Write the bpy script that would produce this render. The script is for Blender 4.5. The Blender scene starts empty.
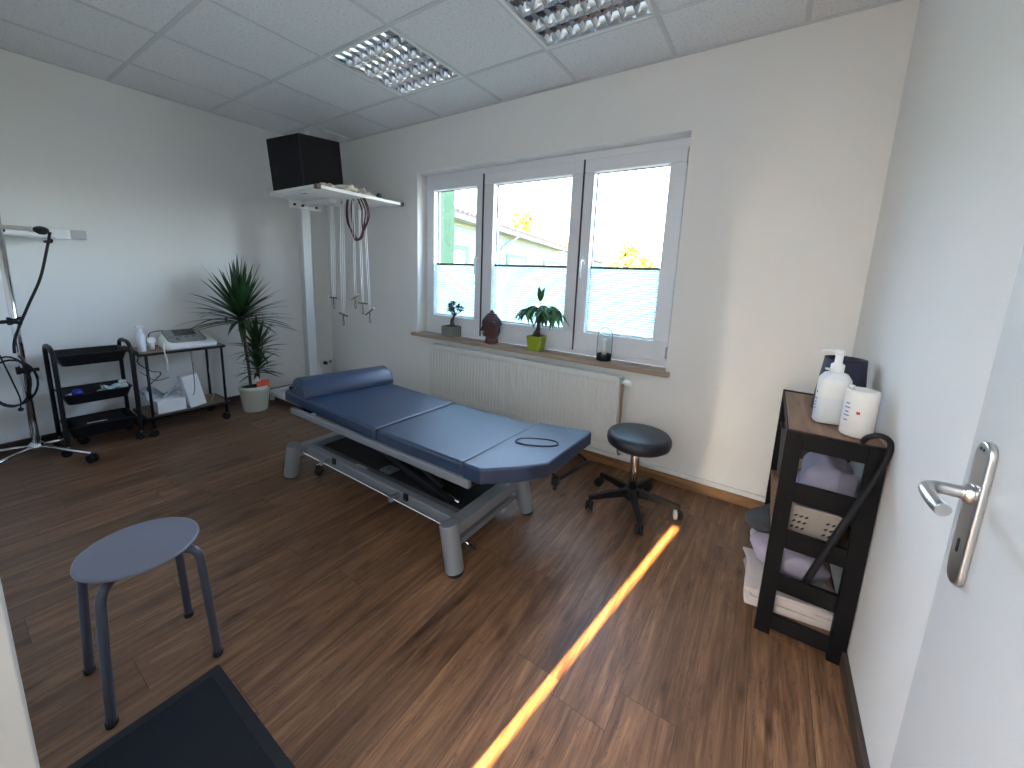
import bpy, math, random
from mathutils import Vector, Matrix
random.seed(7)
PI = math.pi
COL = bpy.context.scene.collection

# ------------------------------------------------------------------ materials
MATS = {}
def new_mat(name):
    m = bpy.data.materials.new(name); m.use_nodes = True
    nt = m.node_tree; nt.nodes.clear()
    out = nt.nodes.new('ShaderNodeOutputMaterial')
    return m, nt, out
def mat(name, col, rough=.5, metal=0., var=.06, scale=30., bump=0., bscale=200., spec=.5, trans=0., coat=0.):
    if name in MATS: return MATS[name]
    m, nt, out = new_mat(name)
    N = nt.nodes.new; L = nt.links.new
    b = N('ShaderNodeBsdfPrincipled'); L(b.outputs[0], out.inputs[0])
    tc = N('ShaderNodeTexCoord'); nz = N('ShaderNodeTexNoise'); nz.inputs['Scale'].default_value = scale
    nz.inputs['Detail'].default_value = 4
    L(tc.outputs['Object'], nz.inputs['Vector'])
    mx = N('ShaderNodeMix'); mx.data_type = 'RGBA'
    mx.inputs['A'].default_value = (*[c*(1-var) for c in col], 1)
    mx.inputs['B'].default_value = (*[min(1, c*(1+var)) for c in col], 1)
    L(nz.outputs['Fac'], mx.inputs['Factor']); L(mx.outputs['Result'], b.inputs['Base Color'])
    b.inputs['Roughness'].default_value = rough; b.inputs['Metallic'].default_value = metal
    b.inputs['Specular IOR Level'].default_value = spec
    b.inputs['Coat Weight'].default_value = coat
    if trans: b.inputs['Transmission Weight'].default_value = trans
    if bump:
        n2 = N('ShaderNodeTexNoise'); n2.inputs['Scale'].default_value = bscale; n2.inputs['Detail'].default_value = 3
        L(tc.outputs['Object'], n2.inputs['Vector'])
        bp = N('ShaderNodeBump'); bp.inputs['Strength'].default_value = bump; bp.inputs['Distance'].default_value = .002
        L(n2.outputs['Fac'], bp.inputs['Height']); L(bp.outputs[0], b.inputs['Normal'])
    MATS[name] = m
    return m

def floor_mat():
    m, nt, out = new_mat('oak_planks'); N = nt.nodes.new; L = nt.links.new
    b = N('ShaderNodeBsdfPrincipled'); L(b.outputs[0], out.inputs[0])
    tc = N('ShaderNodeTexCoord')
    sx = N('ShaderNodeSeparateXYZ'); L(tc.outputs['Object'], sx.inputs[0])
    def M(op, a, b_=None, c_=None):
        n = N('ShaderNodeMath'); n.operation = op
        for k, v in enumerate((a, b_, c_)):
            if v is None: continue
            if isinstance(v, (int, float)): n.inputs[k].default_value = v
            else: L(v, n.inputs[k])
        return n.outputs[0]
    xr = M('DIVIDE', sx.outputs[0], .175); row = M('FLOOR', xr)
    wn = N('ShaderNodeTexWhiteNoise'); wn.noise_dimensions = '1D'; L(row, wn.inputs['W'])
    yr = M('ADD', M('DIVIDE', sx.outputs[1], 1.22), wn.outputs['Value']); colm = M('FLOOR', yr)
    w2 = N('ShaderNodeTexWhiteNoise'); w2.noise_dimensions = '2D'; cv = N('ShaderNodeCombineXYZ'); L(row, cv.inputs[0]); L(colm, cv.inputs[1]); L(cv.outputs[0], w2.inputs['Vector'])
    fx = M('FRACT', xr); fy = M('FRACT', yr)
    ex = M('MINIMUM', fx, M('SUBTRACT', 1.0, fx)); ey = M('MINIMUM', fy, M('SUBTRACT', 1.0, fy))
    gap = M('MAXIMUM', M('LESS_THAN', ex, .0045), M('LESS_THAN', ey, .0007))
    class br: outputs = {'Color': w2.outputs['Value'], 'Fac': gap}
    # offset the grain per plank
    sep = N('ShaderNodeVectorMath'); sep.operation = 'MULTIPLY_ADD'
    cmb = N('ShaderNodeCombineXYZ'); 
    mul = N('ShaderNodeMath'); mul.operation = 'MULTIPLY'; mul.inputs[1].default_value = 17.0
    L(br.outputs['Color'], mul.inputs[0])
    for i in range(3): L(mul.outputs[0], cmb.inputs[i])
    L(tc.outputs['Object'], sep.inputs[0]); sep.inputs[1].default_value = (1, 1, 1); L(cmb.outputs[0], sep.inputs[2])
    def noise(sc, detail, rough=.6, dist=0.):
        mm = N('ShaderNodeMapping'); mm.inputs['Scale'].default_value = sc; L(sep.outputs[0], mm.inputs['Vector'])
        n = N('ShaderNodeTexNoise'); n.inputs['Scale'].default_value = 1; n.inputs['Detail'].default_value = detail
        n.inputs['Roughness'].default_value = rough; n.inputs['Distortion'].default_value = dist
        L(mm.outputs[0], n.inputs['Vector']); return n
    g1 = noise((19, 1.5, 19), 9, .68, 1.5)
    g2 = noise((90, 3.0, 90), 6, .7, .3)
    g3 = noise((6.5, 2.2, 6.5), 4, .55, .8)
    r1 = N('ShaderNodeValToRGB'); cr = r1.color_ramp
    cr.elements[0].position = .26; cr.elements[0].color = (.062, .030, .017, 1)
    cr.elements[1].position = .78; cr.elements[1].color = (.36, .195, .092, 1)
    e = cr.elements.new(.43); e.color = (.140, .069, .036, 1)
    e = cr.elements.new(.57); e.color = (.205, .106, .055, 1)
    L(g1.outputs['Fac'], r1.inputs[0])
    # fine grain
    m1 = N('ShaderNodeMix'); m1.data_type = 'RGBA'; m1.blend_type = 'OVERLAY'; m1.inputs['Factor'].default_value = .9
    L(r1.outputs[0], m1.inputs['A']); L(g2.outputs['Fac'], m1.inputs['B'])
    # plank tone
    r2 = N('ShaderNodeMapRange'); r2.inputs['To Min'].default_value = .82; r2.inputs['To Max'].default_value = 1.15
    L(br.outputs['Color'], r2.inputs['Value'])
    m2 = N('ShaderNodeMix'); m2.data_type = 'RGBA'; m2.blend_type = 'MULTIPLY'; m2.inputs['Factor'].default_value = 1
    L(m1.outputs['Result'], m2.inputs['A']); L(r2.outputs[0], m2.inputs['B'])
    # knots, smoky patches
    r3 = N('ShaderNodeValToRGB'); r3.color_ramp.elements[0].position = .56; r3.color_ramp.elements[1].position = .72
    r3.color_ramp.elements[0].color = (1, 1, 1, 1); r3.color_ramp.elements[1].color = (.55, .52, .52, 1)
    L(g3.outputs['Fac'], r3.inputs[0])
    m3 = N('ShaderNodeMix'); m3.data_type = 'RGBA'; m3.blend_type = 'MULTIPLY'; m3.inputs['Factor'].default_value = 1
    L(m2.outputs['Result'], m3.inputs['A']); L(r3.outputs[0], m3.inputs['B'])
    vm = N('ShaderNodeMapping'); vm.inputs['Scale'].default_value = (4.2, 1.5, 1); L(sep.outputs[0], vm.inputs['Vector'])
    vo = N('ShaderNodeTexVoronoi'); vo.voronoi_dimensions = '2D'; vo.inputs['Scale'].default_value = 1; vo.inputs['Randomness'].default_value = 1
    L(vm.outputs[0], vo.inputs['Vector'])
    r4 = N('ShaderNodeValToRGB'); r4.color_ramp.elements[0].position = .0; r4.color_ramp.elements[1].position = .085
    r4.color_ramp.elements[0].color = (.18, .14, .12, 1); r4.color_ramp.elements[1].color = (1, 1, 1, 1)
    L(vo.outputs['Distance'], r4.inputs[0])
    m4 = N('ShaderNodeMix'); m4.data_type = 'RGBA'; m4.blend_type = 'MULTIPLY'; m4.inputs['Factor'].default_value = .75
    L(m3.outputs['Result'], m4.inputs['A']); L(r4.outputs[0], m4.inputs['B'])
    # cracks
    g4 = noise((22, 2.2, 22), 3, .5, 2.0)
    ab = N('ShaderNodeMath'); ab.operation = 'SUBTRACT'; ab.inputs[1].default_value = .5; L(g4.outputs['Fac'], ab.inputs[0])
    ab2 = N('ShaderNodeMath'); ab2.operation = 'ABSOLUTE'; L(ab.outputs[0], ab2.inputs[0])
    r5 = N('ShaderNodeMapRange'); r5.inputs['From Min'].default_value = .0; r5.inputs['From Max'].default_value = .012
    r5.inputs['To Min'].default_value = .38; r5.inputs['To Max'].default_value = 1.; L(ab2.outputs[0], r5.inputs['Value'])
    m5 = N('ShaderNodeMix'); m5.data_type = 'RGBA'; m5.blend_type = 'MULTIPLY'; m5.inputs['Factor'].default_value = .7
    L(m4.outputs['Result'], m5.inputs['A']); L(r5.outputs[0], m5.inputs['B'])
    m6 = N('ShaderNodeMix'); m6.data_type = 'RGBA'; L(br.outputs['Fac'], m6.inputs['Factor'])
    L(m5.outputs['Result'], m6.inputs['A']); m6.inputs['B'].default_value = (.045, .024, .015, 1)
    L(m6.outputs['Result'], b.inputs['Base Color'])
    rr = N('ShaderNodeMapRange'); rr.inputs['To Min'].default_value = .30; rr.inputs['To Max'].default_value = .50
    L(g2.outputs['Fac'], rr.inputs['Value']); L(rr.outputs[0], b.inputs['Roughness'])
    bp = N('ShaderNodeBump'); bp.inputs['Strength'].default_value = .25; bp.inputs['Distance'].default_value = .001
    L(g2.outputs['Fac'], bp.inputs['Height']); L(bp.outputs[0], b.inputs['Normal'])
    return m

def wood_mat(name, c1, c2, axis=0, rough=.45):
    m, nt, out = new_mat(name); N = nt.nodes.new; L = nt.links.new
    b = N('ShaderNodeBsdfPrincipled'); L(b.outputs[0], out.inputs[0])
    tc = N('ShaderNodeTexCoord'); mp = N('ShaderNodeMapping')
    s = [30, 30, 30]; s[axis] = 2; mp.inputs['Scale'].default_value = s
    L(tc.outputs['Object'], mp.inputs['Vector'])
    n = N('ShaderNodeTexNoise'); n.inputs['Scale'].default_value = 1; n.inputs['Detail'].default_value = 6; n.inputs['Distortion'].default_value = .8
    L(mp.outputs[0], n.inputs['Vector'])
    r = N('ShaderNodeValToRGB'); r.color_ramp.elements[0].position = .35; r.color_ramp.elements[1].position = .68
    r.color_ramp.elements[0].color = (*c1, 1); r.color_ramp.elements[1].color = (*c2, 1)
    L(n.outputs['Fac'], r.inputs[0]); L(r.outputs[0], b.inputs['Base Color']); b.inputs['Roughness'].default_value = rough
    return m

def ceiling_mat():
    m, nt, out = new_mat('mineral_fibre'); N = nt.nodes.new; L = nt.links.new
    b = N('ShaderNodeBsdfPrincipled'); L(b.outputs[0], out.inputs[0]); b.inputs['Roughness'].default_value = .9
    tc = N('ShaderNodeTexCoord')
    n = N('ShaderNodeTexNoise'); n.inputs['Scale'].default_value = 75; n.inputs['Detail'].default_value = 2
    L(tc.outputs['Object'], n.inputs['Vector'])
    r = N('ShaderNodeValToRGB'); r.color_ramp.elements[0].position = .34; r.color_ramp.elements[1].position = .43
    r.color_ramp.elements[0].color = (.63, .64, .65, 1); r.color_ramp.elements[1].color = (.77, .78, .79, 1)
    L(n.outputs['Fac'], r.inputs[0]); L(r.outputs[0], b.inputs['Base Color'])
    return m

def glass_mat(name='window_glass', tint=(.975, .98, .985)):
    m, nt, out = new_mat(name); N = nt.nodes.new; L = nt.links.new
    t = N('ShaderNodeBsdfTransparent'); t.inputs[0].default_value = (*tint, 1)
    g = N('ShaderNodeBsdfGlossy'); g.inputs['Roughness'].default_value = .02
    lw = N('ShaderNodeLayerWeight'); lw.inputs['Blend'].default_value = .5
    pw = N('ShaderNodeMath'); pw.operation = 'POWER'; pw.inputs[1].default_value = 5; L(lw.outputs['Facing'], pw.inputs[0])
    ma = N('ShaderNodeMath'); ma.operation = 'MULTIPLY_ADD'; ma.inputs[1].default_value = .6; ma.inputs[2].default_value = .035; L(pw.outputs[0], ma.inputs[0])
    mx = N('ShaderNodeMixShader'); L(ma.outputs[0], mx.inputs[0]); L(t.outputs[0], mx.inputs[1]); L(g.outputs[0], mx.inputs[2]); L(mx.outputs[0], out.inputs[0])
    return m
def blind_mat():
    m, nt, out = new_mat('pleated_fabric'); N = nt.nodes.new; L = nt.links.new
    tc = N('ShaderNodeTexCoord'); n = N('ShaderNodeTexNoise'); n.inputs['Scale'].default_value = 60; L(tc.outputs['Object'], n.inputs['Vector'])
    mx = N('ShaderNodeMix'); mx.data_type = 'RGBA'; mx.inputs['A'].default_value = (.40, .57, .61, 1); mx.inputs['B'].default_value = (.44, .62, .66, 1)
    L(n.outputs['Fac'], mx.inputs['Factor'])
    t = N('ShaderNodeBsdfTranslucent'); d = N('ShaderNodeBsdfDiffuse'); L(mx.outputs['Result'], t.inputs[0]); L(mx.outputs['Result'], d.inputs[0])
    s = N('ShaderNodeMixShader'); s.inputs[0].default_value = .3; L(t.outputs[0], s.inputs[1]); L(d.outputs[0], s.inputs[2]); L(s.outputs[0], out.inputs[0])
    return m

M_FLOOR = floor_mat(); M_CEIL = ceiling_mat()
M_WALL = mat('wall_paint', (.84, .835, .815), .85, bump=.25, bscale=120, var=.012, scale=3)
M_TBAR = mat('ceiling_grid_paint', (.62, .63, .64), .6)
M_PVC = mat('window_pvc', (.80, .81, .84), .35, var=.01)
M_GASKET = mat('rubber_gasket', (.03, .03, .035), .7)
M_WHITE = mat('white_plastic', (.82, .83, .83), .35, var=.02)
M_WMETAL = mat('white_enamel', (.80, .80, .79), .35, var=.01)
M_RAD = mat('radiator_enamel', (.74, .74, .71), .35, var=.01)
M_GREYM = mat('grey_powder_coat', (.25, .27, .295), .38, metal=.25, var=.03, bump=.1, bscale=500)
M_VINYL = mat('blue_grey_vinyl', (.014, .034, .082), .33, var=.06, scale=8, bump=.35, bscale=700, spec=.9)
M_VINYLD = mat('navy_vinyl', (.016, .020, .030), .38, var=.08, scale=8, bump=.3, bscale=700)
M_PIPING = mat('dark_piping', (.006, .010, .022), .5)
M_BLACK = mat('black_metal', (.004, .004, .006), .45, var=.1, spec=.35)
M_BLACKP = mat('black_plastic', (.006, .006, .008), .48, var=.1, spec=.35)
M_BLACKW = mat('black_stained_wood', (.0032, .0028, .0034), .6, var=.2, bump=.2, bscale=60, spec=.22)
M_CHROME = mat('chrome', (.75, .75, .76), .12, metal=1, var=.02)
M_STEEL = mat('brushed_steel', (.60, .60, .60), .28, metal=1, var=.05)
M_RUBBER = mat('black_rubber', (.012, .012, .012), .8)
M_STOOLG = mat('grey_stool_plastic', (.150, .150, .185), .42, var=.04, scale=80, bump=.2, bscale=500)
M_STOOLL = mat('grey_stool_steel', (.085, .092, .115), .38, metal=.4, var=.05)
M_OAK = wood_mat('oak_board', (.17, .085, .045), (.34, .19, .105), 1)
M_SILL = wood_mat('sill_wood', (.30, .21, .15), (.46, .34, .25), 0)
M_BASE = wood_mat('skirting_wood', (.16, .075, .030), (.36, .19, .085), 0)
M_TROLW = wood_mat('rustic_board', (.17, .11, .07), (.31, .21, .14), 1)
M_DOOR = mat('door_lacquer', (.44, .455, .465), .5, var=.02, scale=60, bump=.12, bscale=400)
M_FRAME = mat('door_frame_steel', (.34, .35, .34), .4, var=.01)
M_GLASS = glass_mat(); M_BLIND = blind_mat()
M_BLINDRAIL = mat('blind_rail', (.10, .10, .11), .5)
M_LEAF = mat('dracaena_leaf', (.020, .062, .018), .4, var=.5, scale=12)
M_LEAF2 = mat('money_tree_leaf', (.050, .150, .040), .4, var=.4, scale=20)
M_LEAF3 = mat('bonsai_leaf', (.035, .080, .035), .45, var=.4, scale=40)
M_BARK = mat('bark', (.075, .050, .035), .8, var=.3, bump=.6, bscale=90)
M_POTW = mat('cream_ceramic', (.70, .72, .62), .35, var=.02)
M_LIME = mat('lime_ceramic', (.33, .40, .02), .35, var=.03)
M_CONC = mat('concrete_pot', (.22, .225, .22), .8, var=.1, bump=.3, bscale=90)
M_STONE = mat('reddish_brown_stone', (.110, .040, .038), .5, var=.3, bump=.5, bscale=80)
M_SOIL = mat('soil', (.02, .014, .010), .95, var=.3, bump=.8, bscale=60)
M_ORANGE = mat('orange_card', (.80, .10, .025), .5)
M_TOWL = mat('lavender_towel', (.33, .30, .38), .95, var=.12, bump=.9, bscale=350)
M_TOWB = mat('beige_towel', (.52, .45, .42), .95, var=.10, bump=.9, bscale=350)
M_CUSH = mat('dark_grey_cloth', (.045, .048, .055), .9, var=.15, bump=.6, bscale=300)
M_BASKET = mat('taupe_basket_plastic', (.34, .29, .25), .5, var=.04)
M_FOAM = mat('black_foam_cover', (.006, .006, .009), .65, var=.1, bump=.2, bscale=300, spec=.25)
M_ROPE = mat('white_rope', (.72, .72, .70), .8)
M_BUNG = mat('maroon_cord', (.075, .018, .030), .7)
M_CARAB = mat('dark_steel', (.20, .19, .17), .35, metal=.8)
M_BRASSW = mat('ochre_wood_bar', (.30, .25, .14), .5)
M_DEVG = mat('grey_device_plastic', (.26, .265, .26), .4)
M_SCREEN = mat('dark_display', (.07, .08, .085), .15)
M_MILKY = mat('milky_plastic', (.74, .78, .82), .35, var=.02)
M_BLUE = mat('royal_blue_plastic', (.015, .025, .42), .35)
M_TEAL = mat('pale_teal_film', (.42, .58, .60), .35, var=.2, scale=60)
M_PAPER = mat('white_paper', (.76, .78, .80), .7, var=.03)
M_MAT = mat('charcoal_carpet', (.006, .007, .012), .95, var=.5, scale=400, bump=1., bscale=500)
M_MATB = mat('mat_rubber_edge', (.009, .010, .012), .6)
M_NAVY = mat('dark_navy_shade', (.022, .020, .050), .6, var=.1)
M_CERG = mat('mint_render', (.135, .245, .19), .9, var=.03, scale=2)
M_CERG2 = mat('green_render', (.06, .12, .06), .9, var=.05, scale=3)
M_WTRIM = mat('eave_white', (.24, .26, .24), .7)
M_ROOF = mat('roof_tile', (.07, .055, .05), .8, var=.2)
M_GRASS = mat('grass', (.07, .08, .06), .95, var=.3, scale=3)
M_YLEAF = mat('yellow_autumn_leaf', (.22, .18, .015), .7, var=.3, scale=3)
M_OLEAF = mat('orange_autumn_leaf', (.18, .11, .03), .7, var=.3, scale=3)
M_WAX = mat('white_wax', (.80, .78, .74), .5)
M_RED = mat('red_ink', (.55, .06, .03), .5)
M_BLUEI = mat('blue_ink', (.06, .20, .50), .5)
M_YEL = mat('yellow_plastic', (.75, .60, .05), .4)

# ------------------------------------------------------------------ mesh builder
class MB:
    def __init__(s): s.v = []; s.f = []; s.sm = []; s.mi = []; s.cur = 0
    def face(s, idx, sm=False): s.f.append(idx); s.sm.append(sm); s.mi.append(s.cur)
    def box(s, a, b, rot=0., piv=None, tf=None):
        x0, y0, z0 = a; x1, y1, z1 = b
        p = [Vector(q) for q in ((x0,y0,z0),(x1,y0,z0),(x1,y1,z0),(x0,y1,z0),(x0,y0,z1),(x1,y0,z1),(x1,y1,z1),(x0,y1,z1))]
        if rot:
            c = Vector(piv) if piv else Vector(((x0+x1)/2, (y0+y1)/2, 0)); R = Matrix.Rotation(rot, 3, 'Z')
            p = [c + R @ (q-c) for q in p]
        if tf: p = [tf @ q for q in p]
        n = len(s.v); s.v += p
        for q in ((3,2,1,0),(4,5,6,7),(0,1,5,4),(1,2,6,5),(2,3,7,6),(3,0,4,7)): s.face([n+i for i in q])
        return s
    def prism(s, pts, z0, z1, tf=None, sm=False):
        # pts counter-clockwise
        n = len(s.v); k = len(pts)
        P = [Vector((x, y, z0)) for x, y in pts] + [Vector((x, y, z1)) for x, y in pts]
        if tf: P = [tf @ q for q in P]
        s.v += P
        s.face([n+i for i in reversed(range(k))]); s.face([n+k+i for i in range(k)])
        for i in range(k):
            j = (i+1) % k; s.face([n+i, n+j, n+k+j, n+k+i], sm)
        return s
    def tube(s, pts, r, seg=10, closed=False, caps=True):
        pts = [Vector(p) for p in pts]; k = len(pts)
        rr = r if isinstance(r, (list, tuple)) else [r]*k
        n0 = len(s.v); up = None
        for i, p in enumerate(pts):
            if closed: t = (pts[(i+1) % k] - pts[i-1])
            else: t = pts[min(i+1, k-1)] - pts[max(i-1, 0)]
            if t.length < 1e-9: t = Vector((0, 0, 1))
            t.normalize()
            if up is None: up = Vector((0, 0, 1)) if abs(t.z) < .9 else Vector((1, 0, 0))
            a = t.cross(up)
            if a.length < 1e-4: a = t.cross(Vector((1, .3, 0)))
            a.normalize(); b = a.cross(t).normalized(); up = b
            for j in range(seg):
                an = 2*PI*j/seg
                s.v.append(p + rr[i]*(math.cos(an)*a + math.sin(an)*b))
        m = k if closed else k-1
        for i in range(m):
            for j in range(seg):
                a0 = n0+i*seg+j; a1 = n0+i*seg+(j+1) % seg
                b0 = n0+((i+1) % k)*seg+j; b1 = n0+((i+1) % k)*seg+(j+1) % seg
                s.face([a0, a1, b1, b0], True)
        if caps and not closed:
            s.face([n0+j for j in reversed(range(seg))]); s.face([n0+(k-1)*seg+j for j in range(seg)])
        return s
    def lathe(s, c, prof, seg=24, tf=None, sx=1., sy=1., cap=True):
        # prof: list (r, z) bottom to top
        n0 = len(s.v)
        for r, z in prof:
            for j in range(seg):
                an = 2*PI*j/seg
                q = Vector((r*math.cos(an)*sx, r*math.sin(an)*sy, z))
                if tf: q = tf @ q
                s.v.append(q + Vector(c))
        for i in range(len(prof)-1):
            for j in range(seg):
                a0 = n0+i*seg+j; a1 = n0+i*seg+(j+1) % seg
                s.face([a0, a1, a1+seg, a0+seg], True)
        if cap:
            s.face([n0+j for j in reversed(range(seg))]); e = n0+(len(prof)-1)*seg; s.face([e+j for j in range(seg)])
        return s
    def ball(s, c, r, seg=16, rings=10, sc=(1,1,1), tf=None, noise=0.):
        n0 = len(s.v)
        for i in range(rings+1):
            th = PI*i/rings
            for j in range(seg):
                an = 2*PI*j/seg; k = 1 + (random.uniform(-noise, noise) if 0 < i < rings else 0)
                q = Vector((r*k*math.sin(th)*math.cos(an)*sc[0], r*k*math.sin(th)*math.sin(an)*sc[1], -r*k*math.cos(th)*sc[2]))
                if tf: q = tf @ q
                s.v.append(Vector(c)+q)
        for i in range(rings):
            for j in range(seg):
                a0 = n0+i*seg+j; a1 = n0+i*seg+(j+1) % seg
                s.face([a0, a1, a1+seg, a0+seg], True)
        return s
    def quad(s, a, b, c, d, sm=False):
        n = len(s.v); s.v += [Vector(a), Vector(b), Vector(c), Vector(d)]; s.face([n, n+1, n+2, n+3], sm); return s
    def grid(s, fn, nu, nv, sm=True, closed_u=False):
        n0 = len(s.v)
        for j in range(nv+1):
            for i in range(nu+1): s.v.append(Vector(fn(i/nu, j/nv)))
        for j in range(nv):
            for i in range(nu):
                a = n0+j*(nu+1)+i; s.face([a, a+1, a+nu+2, a+nu+1], sm)
        return s
    def build(s, name, m, parent=None, bevel=0., seg=2, solid=0., sub=0, weld=False):
        off = Vector((0, 0, 0)); p = parent
        while p is not None:
            off += p.location; p = p.parent
        me = bpy.data.meshes.new(name); me.from_pydata([tuple(v-off) for v in s.v], [], s.f)
        ms = m if isinstance(m, (list, tuple)) else [m]
        for q in ms: me.materials.append(q)
        for i, pl in enumerate(me.polygons): pl.use_smooth = s.sm[i]; pl.material_index = s.mi[i]
        me.update()
        o = bpy.data.objects.new(name, me); COL.objects.link(o)
        if parent: o.parent = parent
        if weld:
            w = o.modifiers.new('Weld', 'WELD'); w.merge_threshold = .0004
        if solid:
            so = o.modifiers.new('Solid', 'SOLIDIFY'); so.thickness = solid; so.offset = 0
        if bevel:
            bv = o.modifiers.new('Bevel', 'BEVEL'); bv.width = bevel; bv.segments = seg; bv.limit_method = 'ANGLE'; bv.angle_limit = math.radians(40)
            bv.harden_normals = False
            for pl in me.polygons: pl.use_smooth = True
            wn = o.modifiers.new('WN', 'WEIGHTED_NORMAL'); wn.keep_sharp = True
        if sub:
            sd = o.modifiers.new('Sub', 'SUBSURF'); sd.levels = sub; sd.render_levels = sub
        return o

def tag(o, label, cat, group=None):
    o['label'] = label; o['category'] = cat
    if group: o['group'] = group
    return o
def thing(name, loc, label, cat, group=None):
    o = bpy.data.objects.new(name, None); COL.objects.link(o); o.location = loc; o.empty_display_size = .1
    return tag(o, label, cat, group)
def struct(name, mb, m, parent=None, **k):
    o = mb.build(name, m, parent, **k)
    if parent is None: o['kind'] = 'structure'
    return o
def lab(o, t): o['label'] = t; return o
def bez(p, n=10):
    # Catmull-Rom through points
    P = [Vector(q) for q in p]; out = []
    for i in range(len(P)-1):
        a = P[max(i-1, 0)]; b = P[i]; c = P[i+1]; d = P[min(i+2, len(P)-1)]
        for k in range(n):
            t = k/n
            out.append(.5*((2*b)+(c-a)*t+(2*a-5*b+4*c-d)*t*t+(-a+3*b-3*c+d)*t**3))
    out.append(P[-1]); return out
def rrect(cx, cy, w, h, r, n=5):
    pts = []
    for sx, sy, a0 in ((1,1,0),(-1,1,90),(-1,-1,180),(1,-1,270)):
        for k in range(n+1):
            a = math.radians(a0+90*k/n)
            pts.append((cx+sx*(w/2-r)+r*math.cos(a), cy+sy*(h/2-r)+r*math.sin(a)))
    return pts

# ------------------------------------------------------------------ room
XR, H = 4.66, 2.64
YF = -2.63                       # room face of the front wall
WX0, WX1, WZ0, WZ1 = 1.45, 3.76, .757, 2.22
HY = -3.95                       # far hall wall
struct('floor', MB().box((-.2, -4.3, -.12), (6.2, .3, 0)), M_FLOOR)
c = MB().box((-.2, -4.3, H+.012), (6.2, .3, H+.15))
xs = [.5031+.625*i for i in range(-1, 7)]; ys = [-.4421-.625*j for j in range(0, 6)]
# ceiling slab with the two luminaires recessed: tiles as separate slabs of one mesh
c = MB(); 
LX = [(1.7531, 2.3781), (3.0031, 3.6281)]; LY = (-1.0671, -.4421)
X = [-.1]+[x for x in xs if 0 < x < XR]+[XR+.1]; Y = [-4.2]+sorted(y for y in ys if y > -4.2)+[.05]
for i in range(len(X)-1):
    for j in range(len(Y)-1):
        a = (X[i], Y[j]); b = (X[i+1], Y[j+1])
        if any(abs(a[0]-l[0]) < .01 for l in LX) and abs(a[1]-LY[0]) < .01: continue
        c.box((a[0], a[1], H), (b[0], b[1], H+.015))
c.box((-.2, -4.3, H+.13), (6.2, .3, H+.25))
ceil = struct('ceiling', c, M_CEIL)
g = MB()
for x in xs:
    if 0 < x < XR: g.box((x-.012, HY, H-.004), (x+.012, 0, H+.001))
for y in ys: g.box((0, y-.012, H-.0035), (XR, y+.012, H+.0012))
g.box((0, -.02, H-.006), (XR, 0, H)); g.box((0, HY, H-.006), (.02, 0, H)); g.box((XR-.02, HY, H-.006), (XR, 0, H))
struct('ceiling_grid', g, M_TBAR)
w = MB()
w.box((-.2, 0, 0), (WX0, .28, H+.2)); w.box((WX1, 0, 0), (6.2, .28, H+.2)); w.box((WX0, 0, 0), (WX1, .28, WZ0-.03)); w.box((WX0, 0, WZ1), (WX1, .28, H+.2))
struct('wall_back', w, M_WALL)
struct('wall_left', MB().box((-.2, -4.3, 0), (0, 0, H+.2)), M_WALL)
struct('wall_right', MB().box((XR, -4.3, 0), (XR+.2, 0, H+.2)), M_WALL)
DX0, DX1, DZ = 3.605, 4.61, 2.06
w = MB().box((0, YF-.16, 0), (DX0, YF, H)); w.box((DX1, YF-.16, 0), (XR, YF, H)); w.box((DX0, YF-.16, DZ), (DX1, YF, H))
struct('wall_front', w, M_WALL)
# unseen hallway behind the doorway; wall slit added to shape the low sun
SX0, SX1, SZ = 3.394, 3.486, 2.195
w = MB().box((-.2, HY-.2, 0), (SX0, HY, H)); w.box((SX1, HY-.2, 0), (XR, HY, H)); w.box((SX0, HY-.2, SZ), (SX1, HY, H)); w.box((SX0, HY-.2, 0), (SX1, HY, .05))
struct('wall_hall_slit', w, M_WALL)
# window reveals stay in the wall; inner skirtings
b = MB().box((0, -.016, 0), (XR, 0, .062)); struct('baseboard_back', b, M_BASE, bevel=.003)
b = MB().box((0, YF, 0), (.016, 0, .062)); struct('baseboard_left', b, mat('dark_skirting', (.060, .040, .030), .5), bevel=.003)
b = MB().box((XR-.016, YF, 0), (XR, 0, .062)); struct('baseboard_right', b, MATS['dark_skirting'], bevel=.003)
b = MB().box((1.76, -.022, .072), (XR, 0, .100)); struct('trim_1', b, M_WMETAL, bevel=.004)
# door frame (steel profile) lining the doorway
d = MB().box((DX0-.035, YF-.175, 0), (DX0+.012, YF+.001, DZ+.0)); d.box((DX0+.012, YF-.175, 0), (DX0+.028, YF-.055, DZ))
d.box((DX1-.012, YF-.175, 0), (DX1+.035, YF+.010, DZ)); d.box((DX0-.035, YF-.175, DZ-.012), (DX1+.035, YF+.010, DZ+.035))
struct('trim_2', d, M_FRAME, bevel=.004, seg=3)

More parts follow.
